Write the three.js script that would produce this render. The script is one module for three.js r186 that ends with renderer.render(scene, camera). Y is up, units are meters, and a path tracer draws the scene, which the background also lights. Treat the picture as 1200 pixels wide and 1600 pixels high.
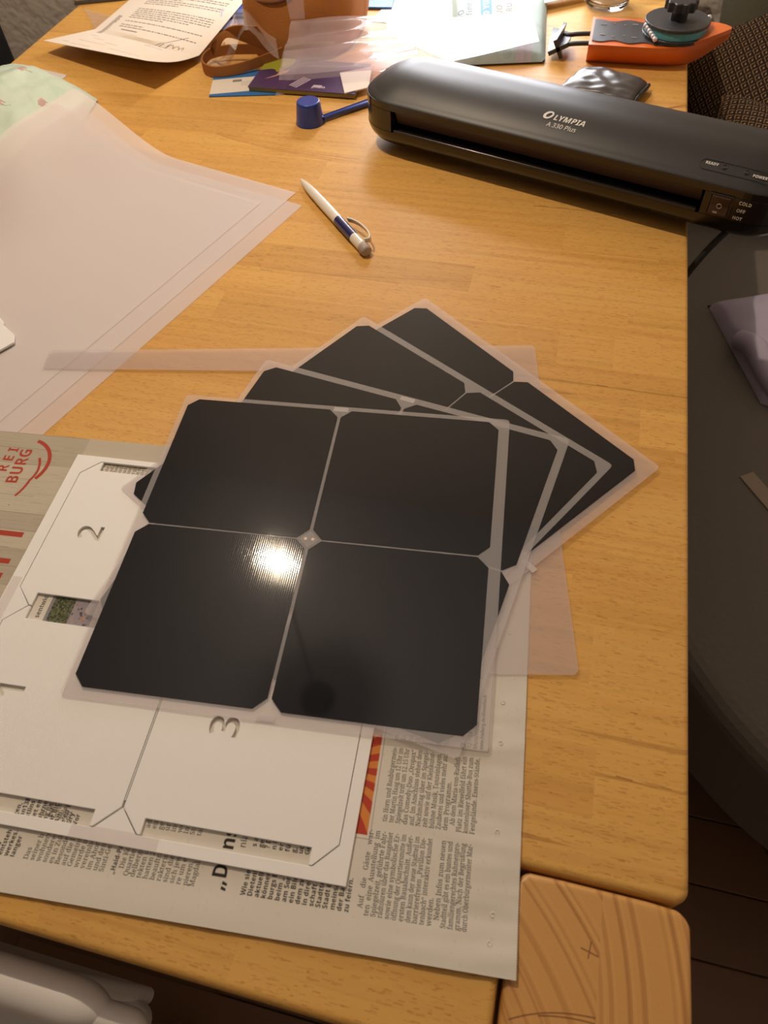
import * as THREE from 'three';
import { RoundedBoxGeometry } from 'three/addons/geometries/RoundedBoxGeometry.js';
import { FontLoader } from 'three/addons/loaders/FontLoader.js';
import { TextGeometry } from 'three/addons/geometries/TextGeometry.js';
import { ImprovedNoise } from 'three/addons/math/ImprovedNoise.js';
import { RectAreaLightUniformsLib } from 'three/addons/lights/RectAreaLightUniformsLib.js';
import { mergeGeometries, mergeVertices, toCreasedNormals } from 'three/addons/utils/BufferGeometryUtils.js';

// ------------------------------------------------------------------ camera, light, exposure
// Lengths below are millimetres measured from the near right corner of the table board (x right, y above the table top, z towards the viewer).
const MM = 0.001, TOP = 750;
const W = (x, y, z) => new THREE.Vector3(x * MM, (y + TOP) * MM, z * MM);

const scene = new THREE.Scene();
scene.background = new THREE.Color(0x000000);
const camera = new THREE.PerspectiveCamera(70.12, 0.75, 0.02, 30);
camera.position.copy(W(-123.35, 429.13, 86.28));
camera.up.set(-0.16665571, 0.58819367, -0.79136217);
camera.lookAt(camera.position.clone().add(new THREE.Vector3(-0.16956129, -0.80772619, -0.56464801)));
camera.focus = 0.62;
camera.userData.fStop = 13;

const renderer = new THREE.WebGLRenderer({ antialias: true });
renderer.toneMapping = THREE.LinearToneMapping;
renderer.toneMappingExposure = 0.79;
renderer.shadowMap.enabled = true;
RectAreaLightUniformsLib.init();

const BULB = [-612, 950, -690];
const bulbLight = new THREE.PointLight(new THREE.Color(1, 0.80, 0.60), 2.15);
bulbLight.position.copy(W(...BULB));
bulbLight.shadow.radius = 0.4;
bulbLight.castShadow = true;
scene.add(bulbLight);

const SCREEN = { x: -335, y: 190, z: -1345, w: 400, h: 200 };
const screenLight = new THREE.RectAreaLight(new THREE.Color(0.95, 0.95, 1.0), 17, SCREEN.w * MM, SCREEN.h * MM);
screenLight.position.copy(W(SCREEN.x, SCREEN.y, SCREEN.z + 3));
screenLight.lookAt(W(SCREEN.x, SCREEN.y, SCREEN.z + 500));
scene.add(screenLight);

const GLOBE = [-440, 500, -1392];
const globeLight = new THREE.PointLight(new THREE.Color(0.96, 0.95, 1.0), 0.4);
globeLight.position.copy(W(...GLOBE));
globeLight.shadow.radius = 2;
globeLight.castShadow = true;
scene.add(globeLight);

// ------------------------------------------------------------------ helpers
let seed = 20240611;
const rnd = () => { seed = (seed + 0x6d2b79f5) | 0; let t = Math.imul(seed ^ (seed >>> 15), 1 | seed); t = (t + Math.imul(t ^ (t >>> 7), 61 | t)) ^ t; return ((t ^ (t >>> 14)) >>> 0) / 4294967296; };
const rr = (a, b) => a + (b - a) * rnd();
const noise = new ImprovedNoise();
const nz = (x, y, z = 0) => noise.noise(x, y, z);
const lerp = (a, b, t) => a + (b - a) * t;
const clamp = (x, a, b) => Math.min(b, Math.max(a, x));
const smooth = (a, b, x) => { const t = clamp((x - a) / (b - a), 0, 1); return t * t * (3 - 2 * t); };
const used = {};
const numbered = (n) => { const k = used[n] = (used[n] ?? -1) + 1; return k ? n + '_' + String(k).padStart(3, '0') : n; };
function scaled(g) { if (!g.userData.mm) { g.scale(MM, MM, MM); g.userData.mm = true; } return g; }
function meshOf(name, geo, mat) { const m = new THREE.Mesh(scaled(geo), mat); m.name = name; m.castShadow = m.receiveShadow = true; return m; }
function tag(o, label, category, group) { Object.assign(o.userData, { label, category }); if (group) o.userData.group = group; return o; }
function thing(name, label, category, pos, turn = 0, group) {
  const o = new THREE.Group(); o.name = numbered(name); o.position.copy(W(...pos)); o.rotation.y = turn; scene.add(o);
  return tag(o, label, category, group);
}
function part(name, geo, mat, parent, label) { const m = meshOf(name, geo, mat); if (label) m.userData.label = label; parent.add(m); return m; }
function single(name, label, category, pos, turn, geo, mat, group) {
  const m = meshOf(numbered(name), geo, mat); m.position.copy(W(...pos)); m.rotation.y = turn; scene.add(m); return tag(m, label, category, group);
}
function struct(name, geo, mat, pos = [0, 0, 0]) { const m = meshOf(name, geo, mat); m.position.copy(W(...pos)); m.userData.kind = 'structure'; scene.add(m); return m; }
const box = (w, h, d, x = 0, y = 0, z = 0) => new THREE.BoxGeometry(w, h, d).translate(x, y, z);
const rbox = (w, h, d, r, x = 0, y = 0, z = 0, s = 3) => new RoundedBoxGeometry(w, h, d, s, r).translate(x, y, z);
const cyl = (r1, r2, h, x = 0, y = 0, z = 0, n = 32) => new THREE.CylinderGeometry(r1, r2, h, n).translate(x, y, z);
const merge = (...gs) => mergeGeometries(gs.flat().map((g) => { const q = g.index ? g.toNonIndexed() : g.clone(); for (const k of Object.keys(q.attributes)) if (!['position', 'normal', 'uv'].includes(k)) q.deleteAttribute(k); return q; }));
// outline in plan (x, z) -> THREE.Shape whose extrusion rises in y
const plan = (pts) => new THREE.Shape(pts.map(([x, z]) => new THREE.Vector2(x, -z)));
function slab(shape, y0, thick, bevel = 0, seg = 2) {
  const g = new THREE.ExtrudeGeometry(shape, { depth: Math.max(thick - 2 * bevel, 0.001), bevelEnabled: bevel > 0, bevelSize: bevel, bevelOffset: -bevel, bevelThickness: bevel, bevelSegments: seg, curveSegments: 10 });
  return g.rotateX(-Math.PI / 2).translate(0, y0 + bevel, 0);
}
function mapUV(g, f) { const p = g.attributes.position, uv = new Float32Array(p.count * 2); for (let i = 0; i < p.count; i++) { const [u, v] = f(p.getX(i), p.getY(i), p.getZ(i)); uv[2 * i] = u; uv[2 * i + 1] = v; } g.setAttribute('uv', new THREE.BufferAttribute(uv, 2)); return g; }
// grid surface: f(u, v) -> [x, y, z]
function surf(f, nu, nv, thick = 0, uvf) {
  const pos = [], uv = [], idx = [], N = (nu + 1) * (nv + 1);
  for (let j = 0; j <= nv; j++) for (let i = 0; i <= nu; i++) { const a = f(i / nu, j / nv); pos.push(...a); uv.push(...(uvf ? uvf(i / nu, j / nv, a) : [i / nu, 1 - j / nv])); }
  for (let j = 0; j < nv; j++) for (let i = 0; i < nu; i++) { const a = j * (nu + 1) + i, b = a + 1, c = a + nu + 1, d = c + 1; idx.push(a, c, b, b, c, d); }
  let g = new THREE.BufferGeometry();
  g.setAttribute('position', new THREE.Float32BufferAttribute(pos, 3)); g.setAttribute('uv', new THREE.Float32BufferAttribute(uv, 2)); g.setIndex(idx); g.computeVertexNormals();
  if (!thick) return g;
  const n = g.attributes.normal, p2 = pos.slice();
  for (let k = 0; k < N; k++) { p2.push(pos[3 * k] - n.getX(k) * thick, pos[3 * k + 1] - n.getY(k) * thick, pos[3 * k + 2] - n.getZ(k) * thick); }
  const id2 = idx.slice();
  for (let k = 0; k < idx.length; k += 3) id2.push(idx[k] + N, idx[k + 2] + N, idx[k + 1] + N);
  const side = (a, b) => id2.push(a, b, a + N, b, b + N, a + N);
  for (let i = 0; i < nu; i++) { side(i + 1 + 0, i); side(nv * (nu + 1) + i, nv * (nu + 1) + i + 1); }
  for (let j = 0; j < nv; j++) { side(j * (nu + 1), (j + 1) * (nu + 1)); side((j + 1) * (nu + 1) + nu, j * (nu + 1) + nu); }
  g = new THREE.BufferGeometry();
  g.setAttribute('position', new THREE.Float32BufferAttribute(p2, 3)); g.setAttribute('uv', new THREE.Float32BufferAttribute(uv.concat(uv), 2)); g.setIndex(id2);
  return toCreasedNormals(g, 0.7);
}
// rings: array of arrays of [x, y, z] (closed), capped at both ends
function loft(rings, capA = true, capB = true, crease = 0.6) {
  const n = rings[0].length, pos = [], idx = [], uv = [];
  rings.forEach((r, k) => r.forEach((p, i) => { pos.push(...p); uv.push(i / n, k / (rings.length - 1)); }));
  for (let k = 0; k < rings.length - 1; k++) for (let i = 0; i < n; i++) { const a = k * n + i, b = k * n + (i + 1) % n, c = a + n, d = b + n; idx.push(a, c, b, b, c, d); }
  const cap = (k, flip) => { const r = rings[k], c = [0, 1, 2].map((q) => r.reduce((s, p) => s + p[q], 0) / n), at = pos.length / 3; pos.push(...c); uv.push(0.5, 0.5); for (let i = 0; i < n; i++) { const a = k * n + i, b = k * n + (i + 1) % n; flip ? idx.push(a, at, b) : idx.push(a, b, at); } };
  if (capA) cap(0, false); if (capB) cap(rings.length - 1, true);
  const g = new THREE.BufferGeometry();
  g.setAttribute('position', new THREE.Float32BufferAttribute(pos, 3)); g.setAttribute('uv', new THREE.Float32BufferAttribute(uv, 2)); g.setIndex(idx);
  return crease ? toCreasedNormals(g, crease) : (g.computeVertexNormals(), g);
}
function tube(pts, r, seg = 40, radial = 8) { return new THREE.TubeGeometry(new THREE.CatmullRomCurve3(pts.map((p) => new THREE.Vector3(...p))), seg, r, radial); }
// flat ribbon along a path, w wide in the direction up, t thick
function ribbon(pts, w, t, up = [0, 1, 0], seg = 48) {
  const c = new THREE.CatmullRomCurve3(pts.map((p) => new THREE.Vector3(...p))), U = new THREE.Vector3(...up), rings = [];
  for (let i = 0; i <= seg; i++) {
    const p = c.getPointAt(i / seg), d = c.getTangentAt(i / seg), n = new THREE.Vector3().crossVectors(d, U).normalize(), b = new THREE.Vector3().crossVectors(n, d).normalize();
    rings.push([[-1, -1], [1, -1], [1, 1], [-1, 1]].map(([a, e]) => p.clone().addScaledVector(b, a * w / 2).addScaledVector(n, e * t / 2).toArray()));
  }
  return loft(rings, true, true, 0.5);
}
// cushion between four plan corners: puffs up in the middle, f adds wrinkles
function pillow(c, h, n = 28, wr = () => 0, bottom = 0.15, pw = 0.55) {
  const at = (u, v) => [0, 1, 2].map((k) => lerp(lerp(c[0][k], c[1][k], u), lerp(c[3][k], c[2][k], u), v));
  const puff = (u, v) => Math.pow(Math.max(0, 16 * u * (1 - u) * v * (1 - v)), pw);
  const top = surf((u, v) => { const p = at(u, v), q = puff(u, v); return [p[0], p[1] + h * q + wr(u, v) * q, p[2]]; }, n, n);
  const bot = surf((v, u) => { const p = at(u, v), q = puff(u, v); return [p[0], p[1] - h * bottom * q, p[2]]; }, n, n);
  return mergeVertices(merge(top, bot), 1e-3);
}

// ------------------------------------------------------------------ textures
function canvasTex(w, h, draw, srgb = true) {
  const c = document.createElement('canvas'); c.width = w; c.height = h; const x = c.getContext('2d'); draw(x, w, h);
  const t = new THREE.CanvasTexture(c); t.wrapS = t.wrapT = THREE.RepeatWrapping; if (srgb) t.colorSpace = THREE.SRGBColorSpace; return t;
}
function dataTex(w, h, f, srgb = false) {
  const d = new Uint8Array(w * h * 4);
  for (let j = 0; j < h; j++) for (let i = 0; i < w; i++) { const v = f(i, j), k = (j * w + i) * 4; if (Array.isArray(v)) { d[k] = clamp(v[0], 0, 1) * 255; d[k + 1] = clamp(v[1], 0, 1) * 255; d[k + 2] = clamp(v[2], 0, 1) * 255; } else d[k] = d[k + 1] = d[k + 2] = clamp(v, 0, 1) * 255; d[k + 3] = 255; }
  const t = new THREE.DataTexture(d, w, h); t.wrapS = t.wrapT = THREE.RepeatWrapping; t.magFilter = THREE.LinearFilter; if (srgb) t.colorSpace = THREE.SRGBColorSpace; t.needsUpdate = true; return t;
}
// beech: pale ground, long soft streaks, short dark flecks, some with arched figure (0.7 x 0.175 m)
function beech(kind) {
  return canvasTex(2048, 512, (x, w, h) => {
    x.fillStyle = '#f6ead2'; x.fillRect(0, 0, w, h);
    for (let i = 0; i < 340; i++) {
      const y = rr(0, h), l = rr(300, 1500), x0 = rr(-300, w), a = rr(0.01, 0.042), dark = rnd() < 0.6;
      x.strokeStyle = dark ? `rgba(150,95,40,${a})` : `rgba(255,250,235,${a})`; x.lineWidth = rr(2, 22);
      x.beginPath(); x.moveTo(x0, y); x.bezierCurveTo(x0 + l / 3, y + rr(-9, 9), x0 + 2 * l / 3, y + rr(-9, 9), x0 + l, y + rr(-6, 6)); x.stroke();
    }
    if (kind === 1) for (const cx of [500, 1500]) for (let k = 0; k < 16; k++) {
      x.strokeStyle = `rgba(140,85,35,${rr(0.08, 0.2)})`; x.lineWidth = rr(1.5, 5); const q = 40 + k * 30, cy = h / 2 + rr(-4, 4);
      x.beginPath(); x.moveTo(cx + q * 2.1, cy - 30 - q * 0.42); x.bezierCurveTo(cx - q * 0.6, cy - 26 - q * 0.22, cx - q * 0.6, cy + 26 + q * 0.22, cx + q * 2.1, cy + 30 + q * 0.42); x.stroke();
    }
    if (kind === 2) for (let k = 0; k < 12; k++) {
      const x0 = rr(0, w), y = rr(0, h), l = rr(120, 420); x.fillStyle = `rgba(120,78,40,${rr(0.10, 0.24)})`;
      x.beginPath(); x.moveTo(x0, y); x.quadraticCurveTo(x0 + l / 2, y - rr(6, 24), x0 + l, y + rr(-3, 3)); x.quadraticCurveTo(x0 + l / 2, y + rr(3, 14), x0, y); x.fill();
    }
    for (let i = 0; i < 9000; i++) {
      const y = rr(0, h), x0 = rr(0, w), l = rr(3, 16); x.strokeStyle = `rgba(120,70,25,${rr(0.08, 0.34)})`; x.lineWidth = rr(0.6, 1.3);
      x.beginPath(); x.moveTo(x0, y); x.lineTo(x0 + l, y + rr(-0.8, 0.8)); x.stroke();
    }
    for (let i = 0; i < 22; i++) { const y = rr(0, h), x0 = rr(0, w), l = rr(12, 46); x.strokeStyle = `rgba(90,50,20,${rr(0.2, 0.5)})`; x.lineWidth = rr(1, 2.4); x.beginPath(); x.moveTo(x0, y); x.quadraticCurveTo(x0 + l / 2, y + rr(-1.5, 1.5), x0 + l, y + rr(-2.5, 2.5)); x.stroke(); }
  });
}
const woodMaps = [beech(0), beech(1), beech(2)];
const woodTones = [[0.745, 0.462, 0.148], [0.715, 0.438, 0.138], [0.765, 0.480, 0.158], [0.69, 0.418, 0.130], [0.745, 0.468, 0.158]];
const woodMats = [];
for (const t of woodTones) for (const m of woodMaps) woodMats.push(new THREE.MeshPhysicalMaterial({ map: m, color: new THREE.Color(...t), roughness: 0.5, clearcoat: 0.08, clearcoatRoughness: 0.4, specularIntensity: 0.5 }));
const std = (color, roughness = 0.6, extra = {}) => new THREE.MeshStandardMaterial({ color: Array.isArray(color) ? new THREE.Color(...color) : new THREE.Color(color), roughness, ...extra });
const phys = (color, roughness, extra = {}) => new THREE.MeshPhysicalMaterial({ color: Array.isArray(color) ? new THREE.Color(...color) : new THREE.Color(color), roughness, ...extra });
const film = (t, roughness, color = [0.95, 0.93, 0.93]) => phys(color, roughness, { transmission: t, thickness: 0, side: THREE.DoubleSide });
const clearFilm = film(0.86, 0.04), hazeFilm = Object.assign(film(0.52, 0.5, [0.92, 0.87, 0.855]), { specularIntensity: 0.5 }), pouchFilm = film(0.95, 0.05), foilFilm = film(0.80, 0.03, [0.92, 0.86, 0.92]);
const font = await new FontLoader().loadAsync('fonts/droid/droid_sans_bold.typeface.json');
const fontR = await new FontLoader().loadAsync('fonts/droid/droid_sans_regular.typeface.json');
function letters(str, size, f = font, depth = 0.15) { const g = new TextGeometry(str, { font: f, size, depth, curveSegments: 5, bevelEnabled: false }); g.computeBoundingBox(); const b = g.boundingBox; return g.translate(-(b.min.x + b.max.x) / 2, -(b.min.y + b.max.y) / 2, 0); }

// ------------------------------------------------------------------ the room
const wallTex = dataTex(512, 512, (i, j) => { let s = 0.5; for (const [f, a] of [[1, 0.3], [2, 0.25], [4, 0.18]]) s += a * nz(i / 512 * 24 * f, j / 512 * 24 * f, f * 7.3); return s; });
wallTex.repeat.set(4, 3);
const wallMat = std([0.66, 0.60, 0.52], 0.95, { bumpMap: wallTex, bumpScale: 0.004 });
const RX0 = -2700, RX1 = 640, RZ0 = -1478, RZ1 = 2600, CEIL = 1750;
struct('floor', box(RX1 - RX0 + 200, 60, RZ1 - RZ0 + 200, (RX0 + RX1) / 2, -TOP - 30, (RZ0 + RZ1) / 2), std([0.2, 0.11, 0.06], 0.5));
struct('ceiling', box(RX1 - RX0 + 200, 60, RZ1 - RZ0 + 200, (RX0 + RX1) / 2, CEIL + 30, (RZ0 + RZ1) / 2), std([0.55, 0.56, 0.61], 0.95));
struct('wall_back', box(RX1 - RX0 + 200, CEIL + TOP, 100, (RX0 + RX1) / 2, (CEIL - TOP) / 2, RZ0 - 50), wallMat);
struct('wall_front', box(RX1 - RX0 + 200, CEIL + TOP, 100, (RX0 + RX1) / 2, (CEIL - TOP) / 2, RZ1 + 50), wallMat);
struct('wall_left', box(100, CEIL + TOP, RZ1 - RZ0, RX0 - 50, (CEIL - TOP) / 2, (RZ0 + RZ1) / 2), wallMat);
struct('wall_right', box(100, CEIL + TOP, RZ1 - RZ0, RX1 + 50, (CEIL - TOP) / 2, (RZ0 + RZ1) / 2), wallMat);
{ // floor boards near the table corner, laid slantwise under the bench end
  const fl = scene.getObjectByName('floor'), fm = [std([0.20, 0.105, 0.055], 0.45), std([0.165, 0.085, 0.045], 0.5), std([0.23, 0.125, 0.065], 0.45)];
  const g = rbox(900, 8, 92, 1.2, 0, 0, 0, 1);
  for (let r = 0; r < 9; r++) for (let c = 0; c < 2; c++) { const m = part('floorboard', g, fm[(r * 2 + c) % 3], fl); m.position.set((-250 + c * 903 + (r % 2) * 300) * MM, (-TOP + 4) * MM, (-420 + r * 94) * MM); }
}

// ------------------------------------------------------------------ table: staves, legs, apron
const table = thing('table', 'beech butcher block dining table that carries all the papers and tools', 'table', [0, 0, 0]);
// one stave with its outer sides (L, R, F, B) rounded over by r; Rc is the plan radius of outer corners
function stave(x0, x1, z0, z1, side = {}, r = 4, Rc = 9, th = 30) {
  const e = 0.14, cuts = (a, b, lo, hi) => {
    const s = new Set([a, b, (a + b) / 2]);
    for (const [edge, sg, on] of [[a, 1, lo], [b, -1, hi]]) for (const t of on ? [0, 0.12, 0.3, 0.5, 0.75, 1, 1.3, 1.8] : [0, e / r, 2.4 * e / r]) s.add(edge + sg * t * r);
    return [...s].sort((p, q) => p - q);
  };
  const X = cuts(x0, x1, side.L, side.R), Z = cuts(z0, z1, side.B, side.F), nx = X.length, nzc = Z.length, pos = [], idx = [];
  for (const z of Z) for (const x of X) {
    let px = x, pz = z;
    const cx = side.L && x < x0 + Rc ? [x0, 1] : side.R && x > x1 - Rc ? [x1, -1] : null, cz = side.B && z < z0 + Rc ? [z0, 1] : side.F && z > z1 - Rc ? [z1, -1] : null;
    let d = 1e9;
    if (cx && cz) {
      const a = 1 - Math.abs(x - cx[0]) / Rc, b = 1 - Math.abs(z - cz[0]) / Rc, A = a * Math.sqrt(1 - b * b / 2), B = b * Math.sqrt(1 - a * a / 2);
      px = cx[0] + cx[1] * Rc * (1 - A); pz = cz[0] + cz[1] * Rc * (1 - B); d = Rc * (1 - Math.hypot(A, B));
    } else { if (side.L) d = Math.min(d, x - x0); if (side.R) d = Math.min(d, x1 - x); if (side.B) d = Math.min(d, z - z0); if (side.F) d = Math.min(d, z1 - z); }
    let y = d < r ? -(r - Math.sqrt(Math.max(0, r * r - (r - d) * (r - d)))) : 0;
    if ((!side.L && x === x0) || (!side.R && x === x1) || (!side.B && z === z0) || (!side.F && z === z1)) y -= 0.05;
    pos.push(px, y, pz);
  }
  const at = (i, j) => j * nx + i;
  for (let j = 0; j < nzc - 1; j++) for (let i = 0; i < nx - 1; i++) idx.push(at(i, j), at(i, j + 1), at(i + 1, j), at(i + 1, j), at(i, j + 1), at(i + 1, j + 1));
  const rim = []; for (let i = 0; i < nx; i++) rim.push(at(i, nzc - 1)); for (let j = nzc - 2; j >= 0; j--) rim.push(at(nx - 1, j)); for (let i = nx - 2; i >= 0; i--) rim.push(at(i, 0)); for (let j = 1; j < nzc - 1; j++) rim.push(at(0, j));
  const base = pos.length / 3; rim.forEach((k) => pos.push(pos[3 * k], -th, pos[3 * k + 2]));
  rim.forEach((k, i) => { const k2 = rim[(i + 1) % rim.length], a = base + i, b = base + (i + 1) % rim.length; idx.push(k, a, k2, k2, a, b); });
  const g = new THREE.BufferGeometry(); g.setAttribute('position', new THREE.Float32BufferAttribute(pos, 3)); g.setIndex(idx);
  const c = toCreasedNormals(g, 0.55), du = rnd(), dv = rnd();
  return mapUV(c, (x, y, z) => [x / 700 + du, (z - y) / 175 + dv]);
}
{
  const BX = -901.5, BZ0 = -1400, ROW = 40.1, FRONT = 88.7;
  const fixed = { 0: [-52], 3: [-76], 7: [-37, -411], 9: [-108, -421], 10: [-52, -355], 11: [-196, -401], 12: [-27], 13: [-118], 14: [-154], 15: [-390, -534], 17: [-507], 18: [-260] };
  const rows = [];
  for (let k = 0; k < 35; k++) { const b = -34 - ROW * k, a = Math.max(BZ0, b - ROW); if (b > BZ0 + 6) rows.push([a, b, BX, 0, fixed[k] ?? []]); }
  rows.push([-34, -1.5, -91, 0, []], [-34, 6.1, BX, -91, [-395]], [6.1, 46.2, BX, -91, [-560, -240]], [46.2, FRONT, BX, -91, [-330]]);
  rows.forEach(([z0, z1, xa, xb, fx], r) => {
    const cuts = [...fx]; let x = xb - rr(90, 260);
    if (fx.length) x = Math.min(...fx) - rr(150, 330);
    while (x > xa + 70) { cuts.push(x); x -= rr(150, 340); }
    const xs = [xb, ...cuts.sort((a, b) => b - a), xa];
    for (let i = 0; i < xs.length - 1; i++) {
      if (z1 < -1160) { if (i) continue; }
      const s = { R: i === 0 && (xb === 0), L: xs[i + 1] === BX, F: (z1 === FRONT) || z1 === -1.5, B: z0 === BZ0 };
      if (xb === -91 && i === 0 && z1 > 7) s.R = true;
      if (z1 === FRONT && i === 0) s.R = true;
      const x1 = xs[i], x0 = z1 < -1160 ? xa : xs[i + 1];
      if (z1 < -1160) s.L = true;
      const kind = rnd() < 0.6 ? 0 : rnd() < 0.55 ? 1 : 2;
      part('stave', stave(x0, x1, z0, z1, s), woodMats[Math.floor(rnd() * woodTones.length) * 3 + kind], table);
    }
  });
  // end grain of the laminated leg, flush with the board
  const endGrain = (cx, cy, r0, step, tilt) => canvasTex(1024, 1024, (x, w, h) => {
    x.fillStyle = '#f0dcb8'; x.fillRect(0, 0, w, h);
    for (let k = 0; k < 60; k++) { const r = r0 + k * step * rr(0.9, 1.1); x.strokeStyle = `rgba(140,88,40,${rr(0.1, 0.24)})`; x.lineWidth = rr(8, 24); x.beginPath(); x.arc(cx, cy, r, 0, Math.PI * 2); x.stroke(); x.strokeStyle = 'rgba(255,244,220,0.25)'; x.lineWidth = 9; x.beginPath(); x.arc(cx, cy, r + step * 0.4, 0, Math.PI * 2); x.stroke(); }
    for (let k = 0; k < 150; k++) { const a = rr(0, Math.PI * 2); x.strokeStyle = `rgba(255,246,225,${rr(0.08, 0.28)})`; x.lineWidth = rr(1, 3); x.beginPath(); x.moveTo(cx + Math.cos(a) * 60, cy + Math.sin(a) * 60); x.lineTo(cx + Math.cos(a) * 4000, cy + Math.sin(a) * 4000); x.stroke(); }
    for (let k = 0; k < 5000; k++) { x.fillStyle = `rgba(110,65,25,${rr(0.06, 0.24)})`; x.fillRect(rr(0, w), rr(0, h), rr(1, 3), rr(1, 3)); }
    if (tilt) { x.strokeStyle = 'rgba(95,55,20,0.5)'; x.lineWidth = 7; x.beginPath(); x.moveTo(60, 690); x.quadraticCurveTo(300, 560, 640, 590); x.stroke(); x.beginPath(); x.moveTo(200, 640); x.quadraticCurveTo(400, 590, 620, 620); x.stroke(); x.beginPath(); x.moveTo(380, 300); x.lineTo(470, 320); x.moveTo(430, 260); x.lineTo(420, 340); x.stroke(); }
  });
  const leg = new THREE.Group(); leg.name = 'leg'; table.add(leg);
  const gm = (t) => phys([0.68, 0.43, 0.18], 0.42, { map: t, clearcoat: 0.2, clearcoatRoughness: 0.3 });
  const h1 = stave(-88.6, -43.6, 0, 88.7, { L: true, F: true, B: true }, 3.5, 10, 745), h2 = stave(-43.6, 1.5, 0, 88.7, { R: true, F: true, B: true }, 3.5, 12, 745);
  mapUV(h1, (x, y, z) => [(x + 90) / 100, -(z - y) / 100]); mapUV(h2, (x, y, z) => [(x + 90) / 100, -(z - y) / 100]);
  part('end_grain_block', h1.translate(0, -0.3, 0), gm(endGrain(-1500, 1750, 1600, 62, true)), leg, 'left half of the leg top with slanting rings');
  part('end_grain_block', h2.translate(0, -0.3, 0), gm(endGrain(-1500, 700, 1500, 56, false)), leg, 'right half of the leg top with near straight rings');
  const side = woodMats[0];
  for (const [x, z] of [[-857, 44], [-857, -1355], [-44, -1355]]) part('leg', mapUV(box(88, 715, 88, x, -390, z), (px, py, pz) => [py / 700, (px + pz) / 175]), side, table);
  part('apron', mapUV(box(22, 80, 1180, -70, -72, -650), (px, py, pz) => [pz / 700, (px + py) / 175]), side, table);
  part('apron', mapUV(box(22, 80, 1180, -832, -72, -650), (px, py, pz) => [pz / 700, (px + py) / 175]), side, table);
}

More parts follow.
